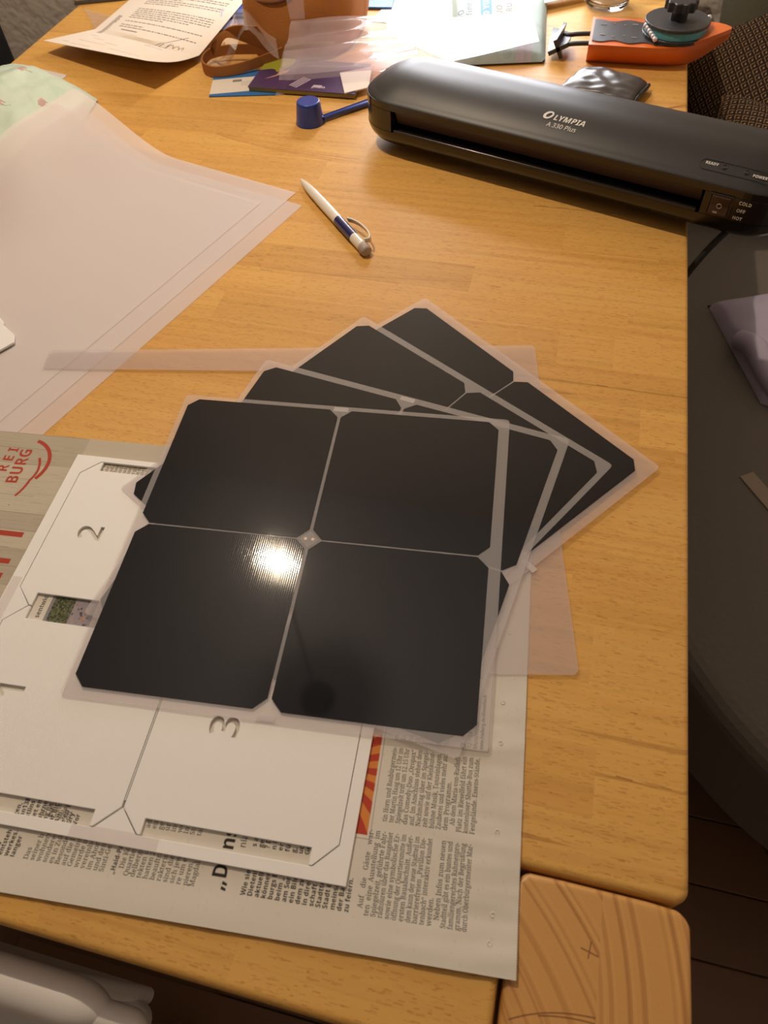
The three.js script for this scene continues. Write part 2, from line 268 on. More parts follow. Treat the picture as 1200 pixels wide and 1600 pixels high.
// ------------------------------------------------------------------ newspaper under the work
const PAGE_H = 470, PAGE_W = 317.5;
const pageTex = canvasTex(1384, 2048, (x, w, h) => {
  const k = h / PAGE_H; x.scale(k, k);
  x.fillStyle = '#ded8cc'; x.fillRect(0, 0, PAGE_W, PAGE_H);
  for (let i = 0; i < 5000; i++) { x.fillStyle = `rgba(${rnd() < 0.5 ? '120,112,100' : '245,240,230'},${rr(0.03, 0.10)})`; x.fillRect(rr(0, PAGE_W), rr(0, PAGE_H), rr(0.3, 2.5), rr(0.3, 0.9)); }
  // advertisement printed on a grey board pattern
  x.fillStyle = '#c3b8a4'; x.fillRect(0, 0, PAGE_W, 119); x.fillRect(291, 0, 27, 300);
  for (let b = 0; b < 22; b++) { const y0 = PAGE_W - b * 15.2; x.fillStyle = `rgba(${rnd() < 0.5 ? '150,140,122' : '205,196,178'},0.28)`; x.fillRect(y0 - 15.2, 0, 15.2, 119); x.strokeStyle = 'rgba(95,85,70,0.55)'; x.lineWidth = 0.3; x.beginPath(); x.moveTo(y0, rr(0, 40)); x.lineTo(y0 + rr(-0.4, 0.4), rr(90, 119)); x.stroke(); }
  for (let i = 0; i < 900; i++) { x.strokeStyle = `rgba(100,90,72,${rr(0.05, 0.16)})`; x.lineWidth = rr(0.15, 0.6); const a = rr(0, PAGE_W), b = rr(0, 119), l = rr(6, 34); x.beginPath(); x.moveTo(a, b); x.lineTo(a + rr(-0.6, 0.6), Math.min(118, b + l)); x.stroke(); }
  const red = '#b0402c'; x.fillStyle = red; x.strokeStyle = red; x.textAlign = 'right';
  x.font = 'bold 12px sans-serif'; x.save(); x.translate(302, 65.5); x.fillText('R E I', 0, 0); x.restore();
  x.font = 'bold 13.2px sans-serif'; x.save(); x.translate(302.5, 77.2); x.rotate(-0.05); x.fillText('BURG', 0, 0); x.restore();
  x.lineWidth = 3; x.beginPath(); x.arc(287, 71, 24.5, -0.30 + 0.55, 2.15); x.stroke();
  x.lineWidth = 2; x.beginPath(); x.moveTo(294, 86); x.quadraticCurveTo(282, 93, 272, 88); x.quadraticCurveTo(262, 87, 256, 83); x.stroke();
  x.fillRect(220.3, 82, 4.4, 23.4); x.fillRect(212, 78, 21, 4.6); x.fillRect(197.6, 78, 4.2, 28); x.fillRect(177, 78, 4.2, 28); x.fillRect(185, 100, 5, 5.6); x.fillStyle = '#3a352e'; x.font = '6px sans-serif'; x.fillText('·', 248, 84);
  // editorial
  const ink = '#2b2724';
  // text is set at device size so that small print keeps its shape
  const set = (f) => { const [, b, z, fam] = f.match(/^(bold )?([\d.]+)px (.*)$/); x.font = (b ?? '') + (z * k).toFixed(2) + 'px ' + fam; };
  const write = (t, px, py, f, sx = 1) => { x.save(); x.translate(px, py); x.scale(sx / k, 1 / k); set(f); x.fillText(t, 0, 0); x.restore(); };
  const width = (t, f) => { x.save(); set(f); const m = x.measureText(t).width / k; x.restore(); return m; };
  const line = (t, x0, x1, y, f, justify = true) => {
    x.fillStyle = ink; x.textAlign = 'left'; if (!justify) return write(t, x0, y, f, 0.9);
    const words = t.split(' '), total = words.reduce((q, v) => q + width(v, f), 0), n = words.length - 1, sx = Math.min(0.93, (x1 - x0) / (total + n * 0.95)), gap = n ? (x1 - x0 - total * sx) / n : 0; let p = x0;
    for (const q of words) { write(q, p, y, f, sx); p += width(q, f) * sx + gap; }
  };
  const serif = '3.8px serif', bold = 'bold 3.25px sans-serif';
  const pair = ([a, b], y, f, xb) => { x.fillStyle = ink; x.textAlign = 'left'; write(a.trim(), a[0] === ' ' ? 20.5 : 17.3, y, f, 0.95); write(b, xb, y, f, 0.95); };
  [['Das', 'erst r'], ['seiner b', 'genmo'], ['wohnersch', 'weise'], ['sonderes Q', 'gelei'], ['es in Zuku', 'nft'], ['Besonderes', ''], ['auf die Leb', ''], ['Gemeinsch', ''], ['wurde in e', ''], ['vereinbarur', ''], ['im Ahornv', ''], ['und den V', ''], ['Sinti-Gemd', '']].forEach((q, i) => pair(q, 204.2 + i * 3.66, serif, 40));
  x.font = 'bold 3.5px sans-serif'; x.fillStyle = ink; x.fillText('„Haid-Pa', 17, 254.6);
  [['  Die Kon', 'amt'], ['Quartier', 'o Mer'], ['delberger', 'adtplan'], ['tekten und', 'eine'], ['hatten 20', 'gewonn'], ['beauftragu', 'ür ihren'], ['rakteristisc', 'inseln.'], ['sind die W', 'wei Ge'], ['sich jewei', 'Innen'], ['re um ein', 'Stadth'], ['pieren, w', 'tablew'], ['Magdalen', '']].forEach((q, i) => pair(q, 258.4 + i * 3.72, serif, 42.5));
  x.font = 'bold 11px sans-serif'; x.fillText('„D', 17.5, 315.5); x.fillText('ns', 37.5, 315.5); x.font = '5px sans-serif'; x.fillText('nladu', 40, 321.5);
  [['Wie sieh', 's auf'], ['Dietenba', 'gelän'], ['aktuell a', '? Dave'], ['können', 'n Frei-'], ['burgs B', 'er*inn'], ['beim „F', 'für ill'], ['am Sonn', 'g, 13.'], ['ein Bild', 'uchen.'], ['dem zw', 'Geländ'], ['in direk', ''], ['schaft z', ''], ['Stadtte', ''], ['Stadt d', ''], ['meinsa', ''], ['der Bau', ''], ['zu feiern.', '']].forEach((q, i) => pair(q, 327.6 + i * 3.7, 'bold 3.85px sans-serif', 41.5));
  [['igt J', 'gen,'], ['entsteh', 'nn138'], ['werkes.', 'stlins'], ['langer', 'tet enw'], ['', 'ohrner'], ['', 'ng ljek'], ['', 'ar Bich'], ['', 'Am'], ['', 'e eir lc'], ['', 'Gry'], ['', 'Vor']].forEach((q, i) => { pair([q[0], ''], 185 + i * 3.7, 'bold 3.8px sans-serif', 40); pair(['', q[1]], 188 + i * 3.6, 'bold 3.8px sans-serif', 38); });
  ['  Auf die Gäste war-', 'ten eine Ausstellung im', 'Spiegelzeit, geführte Fahr-', 'radtouren über das Baugebiet', 'sowie eine symbolische Er-', 'öffnung der Quartiersmitte im', 'ersten Bauabschnitt. Außer-', 'dem kann der neue Stadtteil im', 'barrierefreien „Pavillon Die-', 'tenbach“ interaktiv erkundet', '#werden.', '  Neben Infos zum neuen', 'Stadtteil gibt es ein buntes und', 'familiengerechtes Rahmenpro-', 'gramm. Nach der Begrüßung', 'durch Oberbürgermeister Mar-'].forEach((t, i) => line(t.replace('#', '').trim(), t[0] === ' ' ? 20.3 : 17.2, 59.2, 390.2 + i * 3.63, serif, t[0] !== '#'));
  ['tin Horn und Baubürgermeis-', 'ter Martin Haag um 12 Uhr im', 'Spiegelzelt tritt um 12.15 Uhr', 'das Comedy-Duo „Oropax“', 'auf. Im Anschluss stehen den', 'Nachmittag über im Spiegel-', 'zelt sowie auf der Kleinkunst-', 'bühne Musik, Tanzeinlagen,', 'Zauberei und vieles mehr auf', '#dem Programm.', '  Ab dem Maria-von-Rudloff-', 'Platz im Rieselfeld fährt ein', 'kostenloser Shuttle-Bus zum', 'Festgelände. Essens-Stände,'].forEach((t, i) => line(t.replace('#', '').trim(), t[0] === ' ' ? 67.4 : 64.3, 106.2, 396.6 + i * 3.73, serif, t[0] !== '#'));
  ['re', 'kc', 'ha', 'D', 'l', 'l', 'te', 'un'].forEach((t, i) => line(t, 110.6, 0, 396.8 + i * 4.2, serif, false));
  x.strokeStyle = 'rgba(70,66,60,0.7)'; x.lineWidth = 0.25; x.strokeRect(54, 329, 95, 59.6); x.strokeRect(110, 424, 140, 25.5);
  x.font = 'bold 3.3px sans-serif'; x.beginPath(); x.arc(112.2, 434.6, 1.7, 0, 7); x.fill(); x.fillStyle = '#e0d8c8'; x.fillText('i', 111.7, 435.8); x.fillStyle = ink; x.font = '3.2px sans-serif'; write('16. Juni', 115.5, 436, '3.2px sans-serif'); write('12 – 18 Uhr', 111, 439.4, '3.2px sans-serif'); write('Mundenhof', 111, 442.8, '3.2px sans-serif'); write('www.freiburg.de/dietenbach', 111, 446.4, 'bold 2.7px sans-serif', 0.9); write('Dietenbach', 155, 443.8, '3.2px sans-serif');
  // sunburst picture
  x.save(); x.beginPath(); x.rect(56, 331, 91, 56); x.clip(); x.fillStyle = '#d8873c'; x.fillRect(56, 331, 91, 56); x.fillStyle = '#b8402a';
  for (let a = 0; a < 40; a += 2) { x.beginPath(); for (let s = 0; s <= 12; s++) { const t = a / 40 * 6.283 + s * 0.05, r = s * 9; x.lineTo(88 + r * Math.cos(t), 360 + r * Math.sin(t)); } for (let s = 12; s >= 0; s--) { const t = (a + 1) / 40 * 6.283 + s * 0.05, r = s * 9; x.lineTo(88 + r * Math.cos(t), 360 + r * Math.sin(t)); } x.fill(); } x.restore();
  // photograph of trees and people
  x.font = 'bold 4.6px sans-serif'; x.fillStyle = '#55504a'; x.fillText('sentwickl', 159.5, 146.2);
  x.fillStyle = '#5d5f50'; x.fillRect(148, 149.5, 40, 40); for (let i = 0; i < 900; i++) { x.fillStyle = ['#3c4527', '#545c36', '#6b6f49', '#2f3325', '#7b7c5c'][Math.floor(rnd() * 5)]; x.fillRect(rr(148, 187), rr(151, 166), rr(0.3, 1.6), rr(0.3, 1.4)); }
  x.fillStyle = '#8f8a92'; x.fillRect(148, 149.5, 40, 2.2); x.fillStyle = '#9a949c'; x.fillRect(148, 166.5, 40, 23); for (let i = 0; i < 90; i++) { x.fillStyle = ['#7a6d72', '#b3856a', '#a59aa2', '#4d4b5a', '#c09a80', '#b97350'][Math.floor(rnd() * 6)]; x.fillRect(rr(148, 186), rr(167, 188), rr(0.6, 2.2), rr(0.6, 2)); }
  // small print that shows in the upper slot
  for (let c = 0; c < 4; c++) for (let i = 0; i < 16; i++) line(['sie da', 'Jahr bis', 'und am', 'Thema', 'wird im', 'auch die', 'rund um', 'es gibt'][(i + c) % 8], 285, 0, 142 + (c * 16 + i) * 3.6, serif, false);
  x.fillStyle = 'rgba(255,255,255,0)';
});
const ONEWS = [-83.1, 0, 51.1], NEWSROT = 5 * Math.PI / 180;
const news = thing('newspaper', 'open newspaper spread flat under the white plates, with columns of German text', 'newspaper', ONEWS, NEWSROT);
{
  const mat = std([0.93, 0.93, 0.93], 0.85, { map: pageTex }), plain = std([0.66, 0.62, 0.55], 0.9);
  const lift = (px, py) => { // px from the front edge, py down the page
    const f = smooth(26, 2, px), r = smooth(385, 440, py) * smooth(190, 120, px);
    return f * (1.1 + 1.1 * nz(py / 38, 3.1) + 0.6 * nz(py / 14, 9)) + r * (0.9 * nz(px / 22, py / 26, 1) + 0.5 * nz(px / 9, py / 30, 6) + 0.45) + 0.12 * nz(px / 30, py / 40, 5);
  };
  const yy = (px, py) => 1.1 + Math.max(-0.15, lift(px, py)) * (py > 300 || px < 26 ? 1 : 0.5);
  const zig = (v) => ((Math.round(v * 520) % 2) ? 0.5 : 0);
  part('page', surf((u, v) => { const px = PAGE_W * (1 - v), py = PAGE_H * u; return [py - PAGE_H + (u === 1 ? zig(v) : 0), yy(px, py), -px]; }, 60, 520, 0, (u, v) => [1 - v, 1 - u]), mat, news);
  part('under_page', surf((u, v) => { const px = 315.5 * (1 - v) + 1.2, py = PAGE_H * u; return [py - PAGE_H - 0.8, Math.min(1.0, yy(px, py) - 0.35), -px]; }, 30, 40), plain, news);
  const pin = new THREE.TorusGeometry(1.1, 0.32, 6, 14, 4.6).rotateX(Math.PI / 2), pm = std([0.72, 0.68, 0.6], 0.9);
  [[189, 458.3], [141.7, 456.4], [116.5, 456.3], [67.6, 457.3], [27.1, 457.4], [14, 456.6]].forEach(([px, py], i) => { const m = part('pin_tear', pin, pm, news); m.position.set((py - PAGE_H) * MM, (yy(px, py) + 0.15) * MM, -px * MM); m.rotation.y = i * 1.3; });
}

// ------------------------------------------------------------------ white printed plates (soldering jig)
const white = phys([0.86, 0.85, 0.83], 0.55, { bumpMap: dataTex(256, 256, (i, j) => 0.5 + 0.5 * Math.sin((i + j) / 256 * Math.PI * 2 * 16)), bumpScale: 0.00003 });
white.bumpMap.repeat.set(1 / 16, 1 / 16);
const tapeMat = film(0.97, 0.06);
{
  const jig = thing('soldering_jig', 'white printed jig with cut-out figures 1, 2 and 3, lying on the newspaper', 'jig', [-461.1, 1.35, -216.4], 4 * Math.PI / 180);
  const T = 2.0, C = 12.5, A = [9.6, 135.7], Bv = [5.4, 132.6], S = 124.6, H = [131.7 - 5.4, 258.8 - 132.6];
  const digits = ['2', '4', '1', '3'], dpos = [[40, 69.8], [196, 70], [38, 191.5], [179, 192.3]];
  let n = 0;
  for (let r = 0; r < 2; r++) for (let c = 0; c < 2; c++, n++) {
    const u0 = A[c], v0 = Bv[r], u1 = u0 + S, v1 = v0 + H[r], d = r === 0 ? [8.2, 9.6] : [9.2, 8.8], a = u0 + 14.3, b = u1 - 14.3;
    const sh = plan([[u0 + C, v0], [a, v0], [a, v0 + d[0]], [b, v0 + d[0]], [b, v0], [u1 - C, v0], [u1, v0 + C], [u1, v1 - C], [u1 - C, v1], [b, v1], [b, v1 - d[1]], [a, v1 - d[1]], [a, v1], [u0 + C, v1], [u0, v1 - C], [u0, v0 + C]]);
    // the figure reads from the front edge upwards: its top points to -u
    if (n !== 1) for (const g of font.generateShapes(digits[n], 18.5)) {
      const pts = g.getPoints(6), bb = new THREE.Box2().setFromPoints(pts), m = bb.getCenter(new THREE.Vector2());
      sh.holes.push(new THREE.Path(pts.map((p) => { const lx = (p.x - m.x) * 1.0, ly = (p.y - m.y) * 1.0; return new THREE.Vector2(dpos[n][0] - ly, -dpos[n][1] + lx); })));
    }
    const bev = 0.2;
    part('plate', slab(sh, 0, T, bev, 1), white, jig, n === 1 ? undefined : 'plate with the cut-out figure ' + digits[n]);
  }
  const o = 0.45, g = (x, z) => [x, z], L = A[0] - o, R = A[1] + S + o, M = A[1] - 0.55, Tq = Bv[0] - o, Bq = Bv[1] + H[1] + o, Mi = 132.15;
  const outer = plan([[0, 0], [268, 0], [268, 266], [0, 266]]);
  outer.holes.push(new THREE.Path([[L + C, Tq], [L, Tq + C], [L, Mi - 0.5 - C], [L + C, Mi], [L, Mi + 0.5 + C], [L, Bq - C], [L + C, Bq], [M - C, Bq], [M, Bq - C], [M + C, Bq], [R - C, Bq], [R, Bq - C], [R, Mi + 0.5 + C], [R - C, Mi], [R, Mi - 0.5 - C], [R, Tq + C], [R - C, Tq], [M + C, Tq], [M, Tq + C], [M - C, Tq]].map(([x, z]) => new THREE.Vector2(x, -z))));
  part('frame', slab(outer, 0, T, 0.2, 1), white, jig);
  for (const v of [20, 148]) part('divider', box(0.5, T - 0.2, 95, 134.95, T / 2 - 0.1, v + 47), white, jig);
  part('tape', surf((u, v) => [lerp(110, 162, u), T + 0.12 + 0.35 * Math.abs(nz(u * 9, v * 5, 2)), lerp(258.5, 265.6, v)], 26, 6), tapeMat, jig, 'crinkled clear tape');
  part('tape', surf((u, v) => [lerp(1, 8, u), T + 0.12 + 0.3 * Math.abs(nz(u * 5, v * 9, 4)), lerp(112, 150, v)], 6, 20), tapeMat, jig, 'crinkled clear tape');
  // a second plate lies on the pouches at the left edge
  const p2 = slab(plan([[7, 12], [14, 0], [9, -9], [-9, -20], [-11, -24], [-21, -31], [-150, 40], [-80, 120]]), 0, 2, 0.2, 1);
  single('printed_plate', 'white printed plate corner lying on the frosted pouches at the left border', 'plate', [-595, 2.6, -325], 0, p2, white);
}

// ------------------------------------------------------------------ laminated solar cells, fanned out
{
  const stripes = dataTex(512, 256, (i, j) => 0.5 + 0.28 * Math.sin(i / 512 * Math.PI * 2 * 16) + 0.5 * nz(i / 512 * 30, j / 256 * 2, 3) * 0.5 + 0.12 * nz(i / 12, j / 12, 8));
  stripes.repeat.set(1 / 24, 1 / 24);
  const spots = canvasTex(512, 512, (x, w, h) => { x.fillStyle = '#c9c4c6'; x.fillRect(0, 0, w, h); for (let i = 0; i < 500; i++) { x.fillStyle = `rgba(${rnd() < 0.5 ? '90,88,96' : '235,230,225'},${rr(0.02, 0.09)})`; x.beginPath(); x.ellipse(rr(0, w), rr(0, h), rr(2, 40), rr(1, 14), rr(0, 3), 0, 7); x.fill(); } });
  spots.repeat.set(1 / 200, 1 / 200);
  const cellMat = phys([0.010, 0.010, 0.014], 0.05, { map: spots, clearcoat: 0.08, clearcoatRoughness: 0.35 });
  const rippled = cellMat.clone(); rippled.bumpMap = stripes; rippled.bumpScale = 0.000014; rippled.roughness = 0.055;
  const edge = film(0.72, 0.12);
  const silver = std([0.24, 0.22, 0.20], 0.6), copper = std([0.75, 0.55, 0.40], 0.5);
  const CH = 7.8, G1 = 2.36, G2 = 1.18;
  const cellPts = (x0, z0, s = 125, c = CH, e = 0) => [[x0 + c, z0 + e], [x0 + e, z0 + c], [x0 + e, z0 + s - c], [x0 + c, z0 + s - e], [x0 + s - c, z0 + s - e], [x0 + s - e, z0 + s - c], [x0 + s - e, z0 + c], [x0 + s - c, z0 + e]].reverse();
  const sheet = (label, th, x, z, top, swap, fx0, fz0, fx1, fz1, ripple) => {
    const t = thing('solar_cell_sheet', label, 'solar cells', [x, top - 0.42, z], -th, 'laminated sheets of four solar cells');
    const gx = swap ? G2 : G1, gz = swap ? G1 : G2, rc = 4;
    const sh = new THREE.Shape(); const q = (a, b) => [a, -b];
    sh.moveTo(...q(fx0 + rc, fz0)); sh.lineTo(...q(fx1 - rc, fz0)); sh.quadraticCurveTo(...q(fx1, fz0), ...q(fx1, fz0 + rc)); sh.lineTo(...q(fx1, fz1 - rc)); sh.quadraticCurveTo(...q(fx1, fz1), ...q(fx1 - rc, fz1)); sh.lineTo(...q(fx0 + rc, fz1)); sh.quadraticCurveTo(...q(fx0, fz1), ...q(fx0, fz1 - rc)); sh.lineTo(...q(fx0, fz0 + rc)); sh.quadraticCurveTo(...q(fx0, fz0), ...q(fx0 + rc, fz0));
    const at = [[0, 0], [125 + gx, 0], [0, 125 + gz], [125 + gx, 125 + gz]];
    for (const [a, b] of at) sh.holes.push(new THREE.Path(cellPts(a, b).map(([p, r]) => new THREE.Vector2(p, -r))));
    part('film', slab(sh, 0, 0.34, 0), clearFilm, t);
    at.forEach(([a, b], k) => { const g = slab(plan(cellPts(a, b, 125, CH, 0.12).reverse()), 0.02, 0.4, 0.06, 1); part('cell', mapUV(g, (px, py, pz) => [px, -pz]), ripple === k ? rippled : cellMat, t); });
    const cx = 125 + gx / 2, cz = 125 + gz / 2;
    const tab = part('interconnect', slab(plan([[cx - 7, cz], [cx, cz + 7], [cx + 7, cz], [cx, cz - 7]]), 0.1, 0.12), silver, t);
    for (const s of [-2.6, 2.6]) part('solder_dot', cyl(1.15, 1.15, 0.16, cx + s, 0.28, cz - 0.4, 16), copper, tab);
    // taped seams at the outer ends of the wide gap
    for (const e of [0, 1]) { const w = swap ? [e ? fx1 - 3 : fx0 + 3, cz] : [cx, e ? fz1 - 3 : fz0 + 3]; part('interconnect', slab(plan([[w[0] - 6, w[1] - 2.2], [w[0] - 6, w[1] + 2.2], [w[0] + 6, w[1] + 2.2], [w[0] + 6, w[1] - 2.2]]), 0.1, 0.1), edge, t); }
    return t;
  };
  sheet('lowest of the fanned sheets of four black solar cells, its corner points to the laminator', 0.6526, -234.3, -444.7, 3.95, true, -5, -9, 261, 258, -1);
  sheet('third sheet from the top in the fan of black solar cells', 0.5238, -280.23, -410.65, 4.45, true, -5, -6, 256, 256, -1);
  sheet('second sheet from the top in the fan of black solar cells', 0.1542, -345.32, -340.37, 4.95, false, -5, -6, 258.5, 256, -1);
  sheet('uppermost sheet of four black solar cells, showing the bright mirror image of the lamp', -0.0912, -395.55, -289.55, 5.45, false, -4.5, -4, 260.5, 258, 2);
}
// clear offcut that is left when a sheet has been cut out of a large pouch
{
  const o = [-66, -116], e = [-62 / 301.5, -295 / 301.5], n = [-0.978, 0.2055]; // along the right edge to the back, then to the left
  const P = (a, b) => [o[0] + e[0] * a + n[0] * b, o[1] + e[1] * a + n[1] * b];
  const pts = [P(3, 0), P(298, 0), P(301, 3), P(301, 423), P(298, 426), P(278, 426), P(268, 84), P(0, 84), P(0, 3)];
  single('pouch_offcut', 'clear L-shaped offcut of laminating pouch, half hidden under the fan of solar cells', 'film', [0, 0, 0], 0, slab(plan(pts), 2.5, 0.25), film(0.88, 0.1));
}

// ------------------------------------------------------------------ stack of frosted pouches
{
  const T = [-0.297, 0.955], Sd = [-0.963, -0.27], len = [292, 296, 268];
  const tips = [[-392, -585], [-406, -607], [-437, -581]];
  const which = ['lowest frosted laminating pouch of the stack, its corner nearest the pen', 'middle frosted laminating pouch of the stack, its corner just behind the lowest one', 'topmost frosted laminating pouch of the stack, set back to the left of the other two'];
  tips.forEach((c, k) => {
    const f = (u, v) => {
      const s = u * len[k], t = v * 426, x = c[0] + Sd[0] * s + T[0] * t, z = c[1] + Sd[1] * s + T[1] * t;
      // the mint bag underneath lifts the far left part
      const h = 54 * smooth(-550, -700, x + 0.3 * (z + 700)) * smooth(-430, -610, z) + 0.5 * nz(x / 60, z / 60, 2) * smooth(30, 120, s);
      return [x, 0.4 + k * 0.4 + Math.max(0, h), z];
    };
    single('laminating_pouch', which[k], 'pouch', [0, 0, 0], 0, surf(f, 40, 50), hazeFilm, 'frosted laminating pouches');
  });
}

// ------------------------------------------------------------------ laminator
{
  const t = thing('laminator', 'black table laminator with a rounded lid and control lettering, reaching over the right table edge', 'laminator', [-298, 0, -688], -17.47 * Math.PI / 180);
  const A0 = -72, A1 = 394, O0 = -116, O1 = 0;
  const ring = (h, ins, R = 48) => {
    const a0 = A0 + ins, a1 = A1 - ins, o0 = O0 + ins, o1 = O1 - ins, r = Math.min(Math.max(R - ins * 0.55, 3), (o1 - o0) / 2 - 0.5), out = [];
    const arc = (ca, co, s) => { for (let k = 0; k <= 14; k++) { const q = (s + k / 14) * Math.PI / 2, c = Math.cos(q), d = Math.sin(q); out.push([ca + r * Math.sign(c) * Math.abs(c) ** 0.85, h, co + r * Math.sign(d) * Math.abs(d) ** 0.85]); } };
    arc(a1 - r, o1 - r, 0);
    for (let k = 1; k < 12; k++) out.push([lerp(a1 - r, a0 + r, k / 12), h, o1]);
    arc(a0 + r, o1 - r, 1); arc(a0 + r, o0 + r, 2);
    for (let k = 1; k < 12; k++) out.push([lerp(a0 + r, a1 - r, k / 12), h, o0]);
    arc(a1 - r, o0 + r, 3);
    return out;
  };
  const gloss = phys([0.012, 0.011, 0.011], 0.22, { clearcoat: 0.35, clearcoatRoughness: 0.12 }), shell = phys([0.020, 0.019, 0.019], 0.44, { specularIntensity: 1 });
  const lower = [[7, 17], [9, 12], [13, 6.5], [18, 3], [23, 1], [28, 0.3]].map(([h, i]) => ring(h, i)).reverse();
  part('lower_shell', loft(lower, true, true, 0.5), gloss, t);
  // middle: the outline with the feed mouth cut out of its front
  const full = ring(0, 0.6).map((p) => [p[0], p[2]]), mouth = [];
  for (const p of full) if (p[1] > -1.2 && p[0] > -24 && p[0] < 313) { if (!mouth.done) { mouth.done = true; mouth.push([313, -0.6], [311, -26], [-22, -26], [-24, -0.6]); } } else mouth.push(p);
  part('front_panel', merge(slab(plan(mouth), 28, 22, 0.3, 1), slab(plan(full), 50, 7, 0.3, 1)), gloss, t);
  part('feed_guide', rbox(331, 1.8, 17, 0.5).rotateX(-1.18).translate(144.5, 42.4, -8), phys([0.075, 0.05, 0.042], 0.35), t, 'sloping dark brown guide above the feed slot');
  part('feed_tray', rbox(331, 3, 26, 1.2, 144.5, 29.8, -12.5), gloss, t);
  const dome = [[57, 1.2], [58.6, 2.6], [60, 6]];
  const lidTop = (q) => 60 + 15 * (1 - (1 - q) ** 2.2), lidSlope = (q) => Math.atan(15 * 2.2 * (1 - q) ** 1.2 / 46);
  for (let k = 1; k <= 18; k++) { const q = k / 18; dome.push([lidTop(q), 6 + 46 * q]); }
  part('lid', loft(dome.map(([h, i]) => ring(h, i)).reverse(), true, true, 0.6), shell, t);
  const ink = std([0.78, 0.76, 0.72], 0.5);
  const onLid = (g, a, o, lift = 0.15) => { const q = clamp((-o - 6) / 46, 0, 1), slope = lidSlope(q), h = lidTop(q); return g.rotateX(-(Math.PI / 2 - slope)).translate(a, h + lift, o + lift * 0.5); };
  const ital = (g) => g.applyMatrix4(new THREE.Matrix4().makeShear(0, 0, 0.22, 0, 0, 0));
  const shear = (g, s) => g.applyMatrix4(new THREE.Matrix4().set(1, s, 0, 0, 0, 1, 0, 0, 0, 0, 1, 0, 0, 0, 0, 1));
  const O = new THREE.Shape(); O.absellipse(0, 0, 5.6, 4.1, 0, Math.PI * 2, false, 0.75); const Oh = new THREE.Path(); Oh.absellipse(0.5, 0.1, 3.5, 1.9, 0, Math.PI * 2, false, 0.85); O.holes.push(Oh);
  part('logo_print', onLid(merge(new THREE.ExtrudeGeometry(O, { depth: 0.15, bevelEnabled: false, curveSegments: 20 }).translate(-17, 0.9, 0), shear(letters('LYMPIA', 6.4), 0.2).translate(6, -0.2, 0)), 161, -25.3), ink, t, 'light lettering OLYMPIA');
  part('model_print', onLid(shear(letters('A 330 Plus', 4.7, fontR), 0.15), 161.8, -17.2), ink, t, 'light lettering A 330 Plus');
  part('indicator_print', merge(onLid(letters('READY', 2.7), 309, -16.6), onLid(letters('POWER', 2.7), 352.6, -14.6)), ink, t, 'lettering READY and POWER');
  { const s = new THREE.Shape(), ro = (s2, w, h, r) => { s2.moveTo(-w + r, -h); s2.lineTo(w - r, -h); s2.absarc(w - r, 0, r, -Math.PI / 2, Math.PI / 2, false); s2.lineTo(-w + r, h); s2.absarc(-w + r, 0, r, Math.PI / 2, Math.PI * 1.5, false); return s2; };
    ro(s, 38, 5.4, 5.4); s.holes.push(ro(new THREE.Path(), 37.5, 4.9, 4.9));
    part('indicator_surround', onLid(new THREE.ExtrudeGeometry(s, { depth: 0.25, bevelEnabled: false, curveSegments: 12 }), 336.5, -15.2, 0.05), gloss, t); }
  for (const a of [320.6, 340.2]) { const l = part('indicator_light', onLid(new THREE.TorusGeometry(2.1, 0.5, 8, 20), a, -16, 0.1), gloss, t); part('lens', onLid(new THREE.SphereGeometry(1.7, 14, 8).scale(1, 1, 0.5), a, -16, -0.2), phys([0.05, 0.04, 0.04], 0.1), l); }
  const sw = part('rocker_switch', merge(rbox(21, 2, 2.4, 0.6, 329, 49.6, -0.3), rbox(21, 2, 2.4, 0.6, 329, 30.6, -0.3), rbox(2, 20, 2.4, 0.6, 319, 40, -0.3), rbox(2, 20, 2.4, 0.6, 339, 40, -0.3)), gloss, t);
  part('rocker', merge(rbox(17, 9.2, 3, 0.8).rotateX(0.16).translate(329, 44.2, 0), rbox(17, 9.2, 3, 0.8).rotateX(-0.16).translate(329, 35.8, 0)), phys([0.06, 0.032, 0.03], 0.3), sw, 'dark reddish rocker');
  part('rocker_print', merge(new THREE.TorusGeometry(2.1, 0.32, 6, 24).translate(329, 40, 1.7), box(4, 2.2, 0.2, 327, 33.4, 1.9), box(8, 0.5, 0.2, 330, 47, 1.7)), std([0.5, 0.42, 0.38], 0.6), sw);
  part('switch_print', merge(letters('COLD', 3.1).translate(350, 46.4, -0.55), letters('OFF', 3.1).translate(348.4, 39.2, -0.55), letters('HOT', 3.1).translate(347.6, 31.9, -0.55)), ink, t, 'lettering COLD, OFF and HOT');
  for (const [a, o] of [[-15, -42], [-15, -80], [270, -80], [270, -42]]) part('foot', cyl(8, 9, 7.2, a, 3.6, o), std([0.03, 0.03, 0.03], 0.9), t);
  part('power_cord', tube([[352, 15, -34], [341, 6, -16], [331, -12, -6], [322, -36, 2], [312, -72, 10], [300, -180, 16]], 3.4, 50), std([0.015, 0.015, 0.015], 0.5), t);
}

